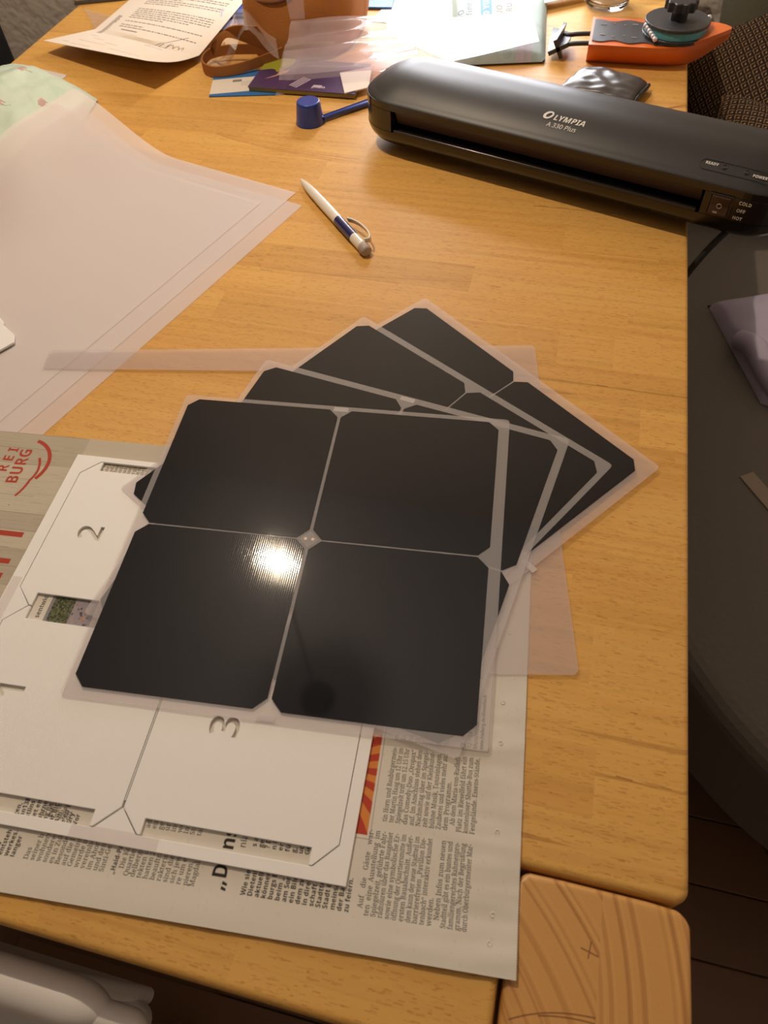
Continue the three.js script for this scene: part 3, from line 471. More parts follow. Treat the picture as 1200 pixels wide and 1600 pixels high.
// ------------------------------------------------------------------ pen and scoop
{
  const dx = -300 + 406, dz = -509 + 626, L = Math.hypot(dx, dz), t = thing('ballpoint_pen', 'white ballpoint pen with a navy band and clip, lying between the pouches and the laminator', 'pen', [-406, 5.2, -626], -Math.atan2(dz, dx));
  const lathe = (pts) => new THREE.LatheGeometry(pts.map(([r, x]) => new THREE.Vector2(r, x)), 32).rotateZ(-Math.PI / 2);
  const ivory = phys([0.84, 0.80, 0.70], 0.3, { clearcoat: 0.5, clearcoatRoughness: 0.2 }), navy = phys([0.016, 0.018, 0.12], 0.25, { clearcoat: 0.6 }), grey = std([0.42, 0.34, 0.29], 0.5);
  part('barrel', lathe([[0, 0], [1.1, 0.4], [1.7, 3], [3.2, 12], [4.4, 24], [4.9, 38], [4.6, 41], [5.0, 44], [5.2, 60], [5.2, 92]]), ivory, t);
  part('band', lathe([[5.15, 92], [5.35, 92.4], [5.35, 127], [5.1, 127.4]]), navy, t, 'glossy navy band');
  part('cap', lathe([[5.1, 127.4], [5.2, 128], [5.2, 143], [4.4, 146], [0, 146.4]]), ivory, t);
  part('push_button', lathe([[0, 145], [5.6, 146], [6, 148], [5.6, 154], [4, 156], [0, 156.2]]), grey, t, 'grey push button');
  const c = [[143, 4.5, -4], [146, 6, -8.2], [138, 6.5, -11.6], [122, 6, -12.2], [108, 4.4, -10], [100, 3, -7.2]];
  part('clip', ribbon(c, 5.4, 1.5, [0.15, 1, 0.3], 30), ivory, t);
}
{
  const t = thing('measuring_scoop', 'blue plastic measuring scoop turned upside down beside the laminator', 'scoop', [-436, 0, -759], 0);
  const blue = phys([0.012, 0.045, 0.30], 0.32, { clearcoat: 0.4, clearcoatRoughness: 0.2 });
  part('cup', new THREE.LatheGeometry([[0, 24.5], [10, 24.5], [12.4, 24.9], [13.4, 24.2], [14.2, 22], [16.6, 3], [17.4, 1], [17.6, 0], [16.2, 0], [15.4, 3], [12.8, 21], [0, 22]].map(([r, y]) => new THREE.Vector2(r, y)), 40), blue, t);
  const hp = [[15, 4.6, -4], [30, 4.8, -20], [58, 4.4, -50], [96, 3.6, -88]], w = [3.6, 3.4, 5.2, 6.4], rings = [];
  for (let i = 0; i <= 14; i++) { const u = i / 14 * 3, k = Math.min(2, Math.floor(u)), f = u - k, p = [0, 1, 2].map((q) => lerp(hp[k][q], hp[k + 1][q], f)), ww = lerp(w[k], w[k + 1], f), d = 0.72; rings.push([[-1, -2.4], [1, -2.4], [1, 1], [0.72, 1.8], [0.5, 0.7], [-0.5, 0.7], [-0.72, 1.8], [-1, 1]].map(([a, b]) => [p[0] + a * ww * d * 0.96, p[1] + b, p[2] + a * ww * d])); }
  part('handle', loft(rings, true, true, 0.5), blue, t);
}

// ------------------------------------------------------------------ letter, card, bag and magazine at the back left
const printed = (w, h, bg, draw) => canvasTex(w, h, (x) => { x.fillStyle = bg; x.fillRect(0, 0, w, h); draw(x, w, h); });
{
  const K1 = [-822, 6, -960], K2 = [-632, 9, -893], N1 = [-860, 17, -888], N2 = [-660, 36, -806], F1 = [-816, 5, -1180], F2 = [-640, 6, -1180];
  const tex = printed(840, 1188, '#efe6d8', (x, w, h) => {
    x.fillStyle = '#55504c';
    for (let i = 0; i < 26; i++) { const y = 160 + i * 20; if ([6, 13, 14, 21, 23].includes(i)) continue; let p = 150; const end = i % 5 === 4 ? rr(300, 620) : i === 20 || i === 12 ? 430 : 760; while (p < end) { const q = rr(8, 42); x.fillRect(p, y, Math.min(q, end - p), 6); p += q + 7; } }
    x.fillRect(190, 690, 130, 7); x.font = '20px serif'; x.fillStyle = '#8d8781'; x.fillText('i. A.', 470, 790); x.fillText('Stellvertretung', 470, 812);
    x.strokeStyle = '#4a3a34'; x.lineWidth = 3.6; x.beginPath(); x.moveTo(500, 775); x.lineTo(690, 640); x.moveTo(575, 735); x.lineTo(545, 765); x.lineTo(610, 760); x.moveTo(620, 715); x.lineTo(600, 760); x.quadraticCurveTo(640, 700, 650, 752); x.quadraticCurveTo(680, 700, 690, 748); x.quadraticCurveTo(720, 700, 715, 745); x.stroke();
    for (let k = 0; k < 26; k++) { x.fillStyle = '#77706c'; x.fillRect(60, 560 + k * 9, 40 * (0.6 + 0.4 * rnd()), 5); }
    x.fillStyle = 'rgba(120,110,110,0.45)'; for (const [a, b, c] of [[90, 860, 60], [160, 910, 90], [300, 960, 100], [130, 1010, 220], [430, 1060, 240], [80, 1100, 60], [170, 1120, 160]]) x.fillRect(a, b, c, 7);
  });
  const f = (u, v) => { // v: 0 far, 0.62 crease, 1 near edge
    const c = 0.62, a = v < c ? v / c : (v - c) / (1 - c), A = v < c ? F1 : K1, B = v < c ? F2 : K2, C = v < c ? K1 : N1, D = v < c ? K2 : N2;
    const p = [0, 1, 2].map((k) => lerp(lerp(A[k], B[k], u), lerp(C[k], D[k], u), a));
    p[1] += (v > c ? 9 * Math.sin(Math.PI * a) * smooth(0.4, 1, u) * -0.5 : 4 * Math.sin(Math.PI * u) * (1 - a) + 3 * a * Math.sin(Math.PI * u)) ; return p;
  };
  single('letter', 'typed letter with a scrawled signature and its bottom third bent up off the table', 'letter', [0, 0, 0], 0, surf(f, 24, 50, 0.25), std([0.92, 0.88, 0.84], 0.75, { map: tex }));
  const g = (u, v) => [lerp(lerp(-884, -522, u), lerp(-818, -498, u), v), 1.5 + 30 * smooth(0.7, 0.84, u) + 26 * Math.exp(-(((u - 0.87) / 0.07) ** 2)) + 1.2 * nz(u * 6, v * 4, 1), lerp(lerp(-1041, -900, u), lerp(-957, -842, u), v)];
  single('clear_pouch', 'clear pouch under the signed letter, reaching over to the loop of the brown bag', 'film', [0, 0, 0], 0, surf(g, 40, 14), clearFilm);
}
{
  const c = [[-893, 2, -842], [-722, 3, -768], [-690, 3, -560], [-880, 3, -560]];
  const tex = canvasTex(512, 512, (x, w, h) => { x.fillStyle = '#e2f0e2'; x.fillRect(0, 0, w, h); for (let i = 0; i < 120; i++) { x.fillStyle = `rgba(${rnd() < 0.5 ? '180,215,190' : '248,252,246'},${rr(0.05, 0.2)})`; x.beginPath(); x.ellipse(rr(0, w), rr(0, h), rr(10, 80), rr(6, 26), rr(0, 3), 0, 7); x.fill(); }
    const flower = (a, b) => { x.fillStyle = '#d88080'; for (let k = 0; k < 7; k++) { x.fillRect(a - 12 + rr(-4, 4), b - 14 + k * 4, 26 + rr(-8, 8), 2.4); } x.strokeStyle = '#7c8f80'; x.lineWidth = 2; x.beginPath(); x.moveTo(a + 14, b); x.lineTo(a + 46, b - 8); x.stroke(); };
    flower(130, 150); flower(250, 110); flower(60, 320); flower(300, 300); flower(420, 220); });
  single('plastic_bag', 'pale mint plastic bag with small red flowers, bulging under the frosted pouches', 'bag', [0, 0, 0], 0, pillow(c, 44, 36, (u, v) => 7 * nz(u * 5, v * 5, 2) + 3 * nz(u * 13, v * 11, 5), 0.02, 0.5), phys([0.84, 0.88, 0.82], 0.4, { map: tex, transmission: 0.12, thickness: 0, side: THREE.DoubleSide }));
  const card = printed(256, 170, '#d9d2ca', (x) => { x.strokeStyle = '#6d6a68'; x.lineWidth = 4; for (let k = 0; k < 9; k++) { x.beginPath(); x.moveTo(140, 86); x.quadraticCurveTo(140 + (k - 4) * 6, 60, 140 + (k - 4) * 10, 48 + Math.abs(k - 4) * 7); x.stroke(); } x.beginPath(); x.arc(140, 82, 26, 0, Math.PI); x.stroke(); });
  const g = slab(plan([[-34, -20], [34, -22], [42, 18], [-30, 26]]), 0, 0.6); mapUV(g, (x, y, z) => [(x + 42) / 84, 1 - (z + 24) / 50]);
  single('small_card', 'small pale card with a grey emblem behind the mint bag', 'card', [-838, 0.2, -818], -0.28, g, std([0.9, 0.88, 0.86], 0.8, { map: card }));
}
{
  const t = thing('magazine_stack', 'pile of pale magazines at the far left corner of the table', 'magazines', [-905, 0, -1052], 0.38);
  const cv = std([0.62, 0.58, 0.50], 0.6), pg = std([0.52, 0.42, 0.30], 0.85), dk = std([0.08, 0.07, 0.06], 0.7);
  part('magazine', rbox(82, 4, 150, 0.8, 41, 2.2, -75), dk, t); part('magazine', rbox(78, 5, 148, 0.8, 41, 7, -76), pg, t); part('magazine', rbox(80, 7, 148, 0.8, 40, 13.2, -75), cv, t);
}

// ------------------------------------------------------------------ papers, folder and brown bag at the back
{
  const t = thing('document_folder', 'lavender plastic folder with blue labels between the letter and the brown bag', 'folder', [-640, 0, -1050], 0.05);
  part('cover', slab(plan([[-40, 64], [50, 58], [60, -90], [-30, -90]]), 0.4, 3, 0.4, 1), phys([0.40, 0.37, 0.55], 0.25, { transmission: 0.25, thickness: 0 }), t);
  part('label', slab(plan([[-8, 8], [34, 4], [38, -40], [6, -40]]), 3.5, 2), std([0.02, 0.10, 0.42], 0.35), t); part('label', slab(plan([[-12, 24], [30, 21], [31, 15], [-10, 18]]), 3.5, 3), std([0.015, 0.06, 0.25], 0.4), t);
  part('spine', rbox(90, 7, 5, 1.5).rotateY(-1.32).translate(-22, 5, -12), phys([0.62, 0.6, 0.74], 0.2), t);
}
{
  const cloth = std([0.42, 0.155, 0.028], 0.9, { bumpMap: dataTex(256, 256, (i, j) => 0.5 + 0.25 * Math.sin(i * 0.8) * Math.sin(j * 0.8) + 0.3 * nz(i / 20, j / 20, 1)), bumpScale: 0.0004, side: THREE.DoubleSide });
  cloth.bumpMap.repeat.set(8, 6);
  const t = thing('cloth_bag', 'orange-brown cloth bag with a loop strap and side flap, standing behind the clear films', 'bag', [-515, 0, -1005], 0);
  const rings = [];
  for (let k = 0; k <= 22; k++) { const v = k / 22, h = 1 + 150 * v, s = 1 - 0.10 * v * v + 0.06 * Math.sin(v * 3), fold = v > 0.5 ? 1 : 1.02; const r = []; for (let i = 0; i < 72; i++) { const a = i / 72 * Math.PI * 2, c = Math.cos(a), d = Math.sin(a), w = 1 + 0.05 * nz(c * 2.2, d * 2.2, v * 3); r.push([76 * s * w * fold * Math.sign(c) * Math.abs(c) ** 0.75 + 8 * v, h, 90 * s * w * fold * Math.sign(d) * Math.abs(d) ** 0.75 - 26 * v]); } rings.push(r); }
  part('body', loft(rings.reverse(), true, true, 0), cloth, t);
  part('seam', tube([[-66, 70, 56], [-40, 64, 76], [0, 68, 85], [30, 84, 77], [56, 104, 56]], 2.2, 40, 6), std([0.16, 0.06, 0.02], 0.9), t);
  const q = [[-517, 14, -906], [-534, 12, -888], [-566, 9, -862], [-596, 8, -852], [-616, 9, -866], [-616, 12, -890], [-594, 14, -902], [-566, 15, -906], [-534, 16, -908]].map(([a, b, c]) => [a + 515, b, c + 1005]);
  part('strap', ribbon(q, 12, 2.4), cloth, t);
  const A = [[-618, 10, -900], [-605, 28, -886], [-585, 46, -874], [-562, 56, -869], [-538, 52, -882]], B = [[-612, 6, -893], [-596, 24, -879], [-574, 43, -867], [-546, 28, -883], [-519, 8, -902]];
  const ca = new THREE.CatmullRomCurve3(A.map((p) => new THREE.Vector3(p[0] + 515, p[1], p[2] + 1005))), cb = new THREE.CatmullRomCurve3(B.map((p) => new THREE.Vector3(p[0] + 515, p[1], p[2] + 1005)));
  part('flap', surf((u, v) => { const a = ca.getPoint(u), b = cb.getPoint(u); return [lerp(a.x, b.x, v), lerp(a.y, b.y, v) + 7 * Math.sin(Math.PI * v) * (1 - u), lerp(a.z, b.z, v)]; }, 20, 10, 1.6), cloth, t);
}
{
  const env = printed(512, 400, '#e8e0d2', (x, w, h) => { x.fillStyle = '#2f6fb0'; x.fillRect(0, 0, w, 120); x.fillRect(0, h - 34, w, 34); x.fillStyle = '#8a8580'; x.fillRect(150, 150, 66, 40); x.fillStyle = '#b5aea4'; for (let k = 0; k < 6; k++) x.fillRect(215, 190 + k * 14, rr(80, 150), 4); });
  const a = [-600, -862], b = [-514, -892], c = [-497, -818], d = [-583, -800]; // back left, back right, front right, front left
  const g = slab(plan([a, b, c, d].map(([x, z]) => [x + 550, z + 840])), 0, 1.2); mapUV(g, (x, y, z) => { const X = x - 550 - a[0], Z = z - 840 - a[1], ux = b[0] - a[0], uz = b[1] - a[1], vx = d[0] - a[0], vz = d[1] - a[1], D = ux * vz - uz * vx; return [(X * vz - Z * vx) / D, 1 - (ux * Z - uz * X) / D]; });
  single('envelope', 'white envelope with blue bands and a grey stamp under the strap of the brown bag', 'envelope', [-550, 0.2, -840], 0, g, std([0.92, 0.92, 0.92], 0.7, { map: env }));
}
{
  const t = thing('booklet', 'purple booklet with a lime green splash and white lettering under the clear films', 'booklet', [-537, 1.6, -820], 0);
  const w = 140, d = 84, cov = printed(560, 336, '#4d3560', (x) => {
    x.fillStyle = '#a9ab34'; x.beginPath(); x.moveTo(0, 0); x.lineTo(150, 0); x.quadraticCurveTo(170, 60, 130, 110); x.quadraticCurveTo(120, 150, 95, 160); x.quadraticCurveTo(80, 120, 50, 130); x.lineTo(0, 150); x.fill();
    x.fillStyle = '#dca98c'; x.beginPath(); x.moveTo(110, 150); x.lineTo(160, 120); x.lineTo(150, 165); x.lineTo(70, 235); x.lineTo(60, 240); x.lineTo(105, 190); x.fill();
    x.fillStyle = '#d8cfd6'; x.save(); x.translate(205, 290); x.rotate(-1.1); for (let k = 0; k < 4; k++) x.fillRect(0, k * 14, 110, 8); x.restore(); x.font = 'bold 34px sans-serif'; x.fillRect(330, 270, 46, 22); x.fillText('plan', 325, 300); });
  const g = rbox(w, 1.2, d, 0.3, w / 2, 5.2, -d / 2, 1); mapUV(g, (x, y, z) => [x / w, -z / d]);
  part('cover', g, std([0.9, 0.9, 0.9], 0.45, { map: cov }), t); part('pages', rbox(w - 1.5, 4.4, d - 1.5, 0.3, w / 2, 2.4, -d / 2, 1), std([0.30, 0.27, 0.08], 0.8), t);
}
{
  const c = slab(plan([[-23, -26], [-2, 27], [24, 8], [14, -48]]), 0, 1.8, 0.3, 1);
  single('note_card', 'blank cream card lying across the right end of the purple booklet', 'card', [-407, 7.2, -845], 0, c, std([0.80, 0.74, 0.64], 0.8));
  const sheetA = slab(plan([[-36, 45], [36, 44], [60, -60], [-20, -60]]), 0, 0.6), sheetB = slab(plan([[-30, 40], [30, 36], [70, -60], [-4, -60]]), 0, 0.6);
  single('paper_sheet', 'white sheet behind the brown bag with its front edge under the clear films', 'paper', [-400, 0.4, -1095], 0, sheetA, std([0.86, 0.82, 0.82], 0.8));
  single('paper_sheet', 'white sheet to the right of the other one, behind the long clear film', 'paper', [-352, 1.2, -1098], 0, sheetB, std([0.86, 0.84, 0.84], 0.8));
  single('blue_booklet', 'bright blue booklet just right of the brown bag at the top of the photo', 'booklet', [-448, 0.3, -1128], 0.1, rbox(60, 3, 70, 0.6, 0, 1.8, 0), std([0.03, 0.16, 0.48], 0.4));
}
// clear films lying over the papers
{
  const quad = (a, b, c, d, nu, nv, wob) => surf((u, v) => { const p = [0, 1, 2].map((k) => lerp(lerp(a[k], b[k], u), lerp(d[k], c[k], u), v)); p[1] += wob(u, v); return p; }, nu, nv);
  const edgeOf = (pts) => new THREE.CatmullRomCurve3(pts.map((p) => new THREE.Vector3(...p)));
  const back = edgeOf([[-491, 60, -884], [-430, 41, -956], [-321, 33, -988], [-208, 33, -1024]]), front = edgeOf([[-491, 24, -815], [-395, 24, -848], [-291, 26, -880], [-188, 29, -945]]);
  const rippled = surf((u, v) => { const a = back.getPoint(u), b = front.getPoint(u); return [lerp(a.x, b.x, v), lerp(a.y, b.y, v) + (2.6 * Math.sin(v * 15 + u * 2.4) + 2 * nz(u * 5, v * 7, 3)) * smooth(0.5, 0.2, u), lerp(a.z, b.z, v)]; }, 80, 50);
  single('clear_film', 'lower clear film whose front left corner touches the table by the blue scoop', 'film', [0, 0, 0], 0, quad([-511, 21, -892], [-361, 13, -974], [-330, 12, -907], [-499, 0.8, -815], 30, 20, (u, v) => 1.5 * Math.sin(v * 9 + u * 2) * v * (1 - v) * 4), foilFilm, 'clear pouches on the back papers');
  single('clear_film', 'long rippled clear film that stretches from the brown bag to the printed bag', 'film', [0, 0, 0], 0, rippled, foilFilm, 'clear pouches on the back papers');
  single('clear_film', 'narrow upright strip of clear film leaning on the front of the brown bag', 'film', [0, 0, 0], 0, quad([-505, 130, -898], [-478, 128, -904], [-474, 62, -886], [-492, 62, -882], 6, 20, (u, v) => 0), foilFilm, 'clear pouches on the back papers');
}
{
  const c = [[-345, 3, -1190], [-200, 3, -1190], [-178, 3, -952], [-290, 3, -925]];
  const tex = canvasTex(512, 512, (x, w, h) => {
    x.fillStyle = '#cfe3da'; x.fillRect(0, 0, w, h); x.fillStyle = '#5aa7cc'; x.fillRect(150, 0, 60, 330); x.fillStyle = '#e8d8bd'; x.fillRect(225, 0, 110, 330); x.fillStyle = '#e4dbe2'; x.fillRect(345, 0, 90, 512);
    x.save(); x.rotate(-Math.PI / 2); x.font = 'bold 46px sans-serif'; x.fillStyle = '#6d7f7c'; x.fillText('TUO', -330, 60); x.fillText('uffine', -330, 104); x.fillStyle = '#f2f6f4'; x.fillText('10 YOX', -320, 196); x.fillStyle = '#8d8780'; x.fillText('TUO', -320, 268); x.fillStyle = '#7a8a96'; x.fillText('SIRU', -320, 320); x.restore();
    for (let i = 0; i < 60; i++) { x.fillStyle = `rgba(150,170,165,${rr(0.05, 0.2)})`; x.beginPath(); x.ellipse(rr(0, w), rr(330, h), rr(10, 60), rr(4, 16), rr(0, 3), 0, 7); x.fill(); }
  });
  single('printed_bag', 'pale green plastic bag with blue print under the right end of the long clear film', 'bag', [0, 0, 0], 0, pillow(c, 17, 30, (u, v) => 2 * nz(u * 7, v * 6, 4), 0.05, 0.35), phys([0.58, 0.58, 0.58], 0.5, { map: tex, side: THREE.DoubleSide, specularIntensity: 0.3 }));
  const k = printed(256, 128, '#ece9e4', (x) => { x.strokeStyle = '#5b9fd0'; x.lineWidth = 7; x.beginPath(); x.arc(150, 74, 22, 0, 5); x.stroke(); x.beginPath(); x.moveTo(170, 60); x.quadraticCurveTo(200, 40, 190, 90); x.stroke(); });
  const g = slab(plan([[-30, 22], [44, -30], [30, -60], [-40, -16]]), 0, 1); mapUV(g, (x, y, z) => [(x + 40) / 84, 1 - (z + 60) / 82]);
  single('printed_card', 'small white card with a blue mark to the right of the printed bag', 'card', [-180, 10, -1130], 0, g, std([0.93, 0.93, 0.92], 0.6, { map: k }));
}

// ------------------------------------------------------------------ toy boat, jar, black pouch
{
  const t = thing('toy_boat', 'orange toy boat with a black deck, turret with knob and black paddle at the stern', 'toy boat', [0, 0, -988], 0);
  const orange = phys([0.78, 0.165, 0.022], 0.34, { clearcoat: 0.3, clearcoatRoughness: 0.25 }), blk = phys([0.022, 0.022, 0.024], 0.4), rough = phys([0.045, 0.045, 0.05], 0.45);
  const st = [], N = 26;
  for (let i = 0; i <= N; i++) { // stations from the stern to the bow
    const u = i / N, x = lerp(-127, 40, u), half = 42 * (u < 0.45 ? 1 - 0.02 * (0.45 - u) : Math.cos((u - 0.45) / 0.55 * Math.PI / 2 * 0.985) ** 0.72), deck = 28 + 11 * smooth(0.55, 1, u), keel = 27 * Math.pow(clamp((u - 0.74) / 0.26, 0, 1), 1.5) + 0.3, bot = half * lerp(0.5, 0.12, smooth(0.6, 1, u));
    const prof = [[half, deck], [half * 0.985, deck - 5], [lerp(half, bot, 0.3), lerp(deck, keel, 0.45)], [lerp(half, bot, 0.7), lerp(deck, keel, 0.82)], [bot, keel], [0, keel]];
    st.push([...prof.map(([z, y]) => [x, y, z]), ...prof.slice(0, -1).reverse().map(([z, y]) => [x, y, -z]), [x, deck, -half * 0.5], [x, deck, 0], [x, deck, half * 0.5]]);
  }
  part('hull', loft(st, true, true, 0.45), orange, t);
  const wavy = []; for (let k = 0; k <= 40; k++) { const u = k / 40; wavy.push([lerp(-124, -30, u), 31 + 3 * Math.sin(u * 16) + 3 * u]); } for (let k = 0; k <= 40; k++) { const u = 1 - k / 40; wavy.push([lerp(-124, -30, u), -30 - 3 * Math.sin(u * 15 + 1) - 3 * u]); }
  part('deck', slab(plan(wavy), 28.1, 1.2, 0.3, 1), rough, t);
  for (let i = 0; i < 12; i++) part('deck_stitch', rbox(i % 3 ? 3 : 7, 1, 1.4, 0.4, -112 + (i % 6) * 13, 29.6, i < 6 ? 15 + (i % 2) * 4 : -16 - (i % 2) * 4), std([0.5, 0.48, 0.48], 0.5), t);
  const disc = (a, b, n = 64) => { const p = []; for (let i = 0; i < n; i++) { const q = i / n * Math.PI * 2, r = 39 + (i % 2 ? 0.25 : 0); p.push([-25 + a * r * Math.cos(q), b * r * Math.sin(q)]); } return p; };
  part('turret_base', slab(plan(disc(1.02, 0.98)), 29, 4.5, 0.5, 1), blk, t); part('turret_ring', slab(plan(disc(0.95, 0.91)), 33.5, 8.5, 0.4, 1), phys([0.10, 0.36, 0.42], 0.4), t, 'teal ring'); part('turret_plate', slab(plan(disc(1, 0.95)), 42, 4, 0.6, 1), rough, t);
  for (let i = 0; i < 6; i++) part('turret_bead', new THREE.SphereGeometry(3, 12, 8).translate(-62 + i * 2.6, 41 - i * 1.2, 12 + i * 4.6), phys([0.75, 0.75, 0.78], 0.08, { metalness: 0.3 }), t);
  part('turret_bead', new THREE.SphereGeometry(3.2, 12, 8).translate(12.5, 44, -13), phys([0.75, 0.75, 0.78], 0.08, { metalness: 0.3 }), t);
  const kn = []; for (let i = 0; i < 96; i++) { const q = i / 96 * Math.PI * 2, r = 18 + 1.5 * Math.cos(q * 10); kn.push([-25 + r * Math.cos(q), r * Math.sin(q)]); }
  part('knob', merge(slab(plan(kn), 56, 11, 1.6, 3), cyl(10, 10.5, 12, -25, 51, 0)), blk, t);
  const bl = []; for (let i = 0; i <= 16; i++) { const q = (i / 16 - 0.5) * 0.7, z = lerp(-27, 27, i / 16), c = Math.cos(q + 0.12), s = Math.sin(q + 0.12); bl.push([[-1, -1], [1, -1], [1, 1], [-1, 1]].map(([a, b]) => [-164 + a * 13 * c - b * 2.6 * s, 14.2 + a * 13 * s + b * 2.6 * c, z])); }
  const bl2 = bl.map((r) => r.map(([x, y, z]) => [-164 - (y - 14.2) * 0.9, 14.2 + (x + 164) * 0.9, z]));
  part('paddle', merge(loft(bl, true, true, 0.6), loft(bl2, true, true, 0.6), cyl(3, 3, 50).rotateX(Math.PI / 2).translate(-164, 14.2, 0)), blk, t);
  for (const z of [-9, 20]) part('paddle_arm', tube([[-164, 15, z - 3], [-146, 19, z - 1], [-126, 21, z]], 3, 12), blk, t);
}
{
  const g = new THREE.LatheGeometry([[0, 2], [24, 2], [28, 3], [30, 6], [31, 14], [31, 110], [29.4, 110], [29.2, 15], [27, 9], [20, 7], [0, 6.5]].map(([r, y]) => new THREE.Vector2(r, y)), 48);
  single('glass_jar', 'clear drinking glass behind the stern of the orange boat', 'glass', [-112, 0, -1147], 0, g, phys([1, 1, 1], 0.03, { transmission: 1, thickness: 2, ior: 1.48 }));
}
{
  const c = [[-126, 4, -932], [-48, 5, -898], [-66, 4, -838], [-158, 3, -866]];
  const t = thing('black_pouch', 'small glossy black pouch lying behind the laminator with an open right end', 'pouch', [0, 0, 0], 0);
  part('body', pillow(c, 15, 28, (u, v) => 2.5 * nz(u * 6, v * 5, 8) + 2 * nz(u * 2 + v * 6, 1, 3), 0.1, 0.26), phys([0.06, 0.055, 0.055], 0.34, { clearcoat: 0.25, clearcoatRoughness: 0.35 }), t);
  part('opening', tube([[-48, 6, -898], [-51, 8, -884], [-57, 9, -868], [-62, 8, -852], [-66, 5, -838]], 2.6, 24, 8), std([0.015, 0.015, 0.015], 0.5), t);
}

// ------------------------------------------------------------------ bench with cushions and clothes on the right
{
  const fab = dataTex(256, 256, (i, j) => 0.5 + 0.22 * Math.sin(i * 1.55) * Math.sin(j * 1.55) + 0.5 * nz(i / 16, j / 16, 3)); fab.repeat.set(1 / 90, 1 / 90);
  const felt = std([0.165, 0.15, 0.13], 0.95, { bumpMap: fab, bumpScale: 0.0006 });
  const b = thing('bench', 'upholstered grey-olive bench along the right side of the table', 'bench', [0, -TOP, 0]);
  const outline = [[18, -1462], [620, -1462], [620, -150]]; for (let k = 0; k <= 20; k++) { const q = k / 20 * Math.PI / 2; outline.push([260 - 180 * Math.sin(q) - 62 * Math.sin(q) ** 3, -150 - 330 * (1 - Math.cos(q)) ]); }
  part('seat', mapUV(slab(plan(outline), 300, 160, 22, 4), (x, y, z) => [x, z]), felt, b);
  part('base', slab(plan([[70, -1440], [600, -1440], [600, -230], [300, -230], [110, -500]]), 62, 238, 4, 1), std([0.05, 0.03, 0.02], 0.7), b);
  const pat = canvasTex(512, 512, (x, w, h) => {
    x.fillStyle = '#1d120b'; x.fillRect(0, 0, w, h); const n = 8, s = w / n;
    for (let a = 0; a < n; a++) for (let c = 0; c < n; c++) { x.save(); x.translate((a + 0.5) * s, (c + 0.5) * s); x.strokeStyle = '#a2825a'; x.lineWidth = 7; x.strokeRect(-s / 2 + 6, -s / 2 + 6, s - 12, s - 12); x.fillStyle = '#1d120b'; x.fillRect(-s / 2, s / 2 - 12, s, 14); x.fillRect(s / 2 - 12, -s / 2, 14, s); x.fillStyle = '#b5946a'; x.beginPath(); x.moveTo(-11, 11); x.lineTo(11, -11); x.lineTo(11, 11); x.fill(); x.restore(); }
  });
  const cm = std([0.95, 0.88, 0.80], 0.9, { map: pat });
  const cush = (name, label, w, h, d, pos, rot, mat, rep, g0) => {
    const g = new THREE.SphereGeometry(1, 48, 32), p = g.attributes.position, sq = (v, e) => Math.sign(v) * Math.abs(v) ** e;
    for (let i = 0; i < p.count; i++) { const x = p.getX(i), y = p.getY(i), z = p.getZ(i), k = Math.max(Math.abs(x), Math.abs(y)) || 1, m = Math.hypot(x, y) || 1; const e = Math.pow(m / k, 0.7); p.setXYZ(i, sq(x, 0.8) * e * w / 2, sq(y, 0.8) * e * h / 2, z * d / 2); }
    g.computeVertexNormals(); mapUV(g, (x, y) => [x / rep, y / rep]);
    const m = single(name, label, 'cushion', pos, 0, g, mat); m.rotation.set(...rot); return m;
  };
  cush('cushion', 'large brown cushion with a woven diamond pattern leaning in the corner of the bench', 330, 250, 110, [214, -150, -1330], [-0.8, -0.25, 0.5], cm, 84);
  cush('cushion', 'lower brown diamond-patterned cushion squeezed behind the laminator on the bench', 260, 170, 90, [206, -216, -1165], [-1.15, 0.2, -0.15], cm, 84);
  cush('cushion', 'plain olive green cushion against the wall above the patterned ones', 190, 150, 90, [172, -62, -1424], [-0.1, 0.1, 0.1], std([0.13, 0.125, 0.085], 0.95, { bumpMap: fab, bumpScale: 0.0005 }), 1);
  // dark garment at the right border, lavender garment in front
  const knit = std([0.018, 0.016, 0.03], 0.95);
  single('dark_garment', 'dark navy garment slung over the cushions at the right border', 'clothing', [0, 0, 0], 0, pillow([[200, -70, -1440], [330, -70, -1440], [340, -120, -1230], [222, -150, -1240]], 50, 24, (u, v) => 10 * nz(u * 4, v * 4, 6), 0.3, 0.5), knit);
  const lav = std([0.46, 0.43, 0.57], 0.92, { side: THREE.DoubleSide });
  const pl = [[110, -289, -886], [340, -289, -960], [330, -289, -650], [174, -289, -692]];
  const t = thing('lavender_garment', 'crumpled lavender garment lying on the bench seat', 'clothing', [0, 0, 0]);
  part('body', pillow(pl, 46, 40, (u, v) => 12 * nz(u * 3, v * 5, 2) + 7 * Math.sin(v * 16 + u * 5) * smooth(0.5, 0.95, v), 0.02, 0.38), lav, t);
  part('sleeve', tube([[150, -276, -800], [162, -262, -770], [176, -268, -734], [188, -270, -706], [205, -276, -690]], 15, 30, 14), lav, t);
  single('wooden_strip', 'flat beige strip lying slantwise on the bench seat', 'strip', [180, -289.2, -520], 0, (() => { const g = rbox(150, 2.4, 20, 0.8, 22, 0, 0); return g.rotateY(-0.98).translate(0, 0, 0); })(), std([0.32, 0.26, 0.21], 0.8));
}

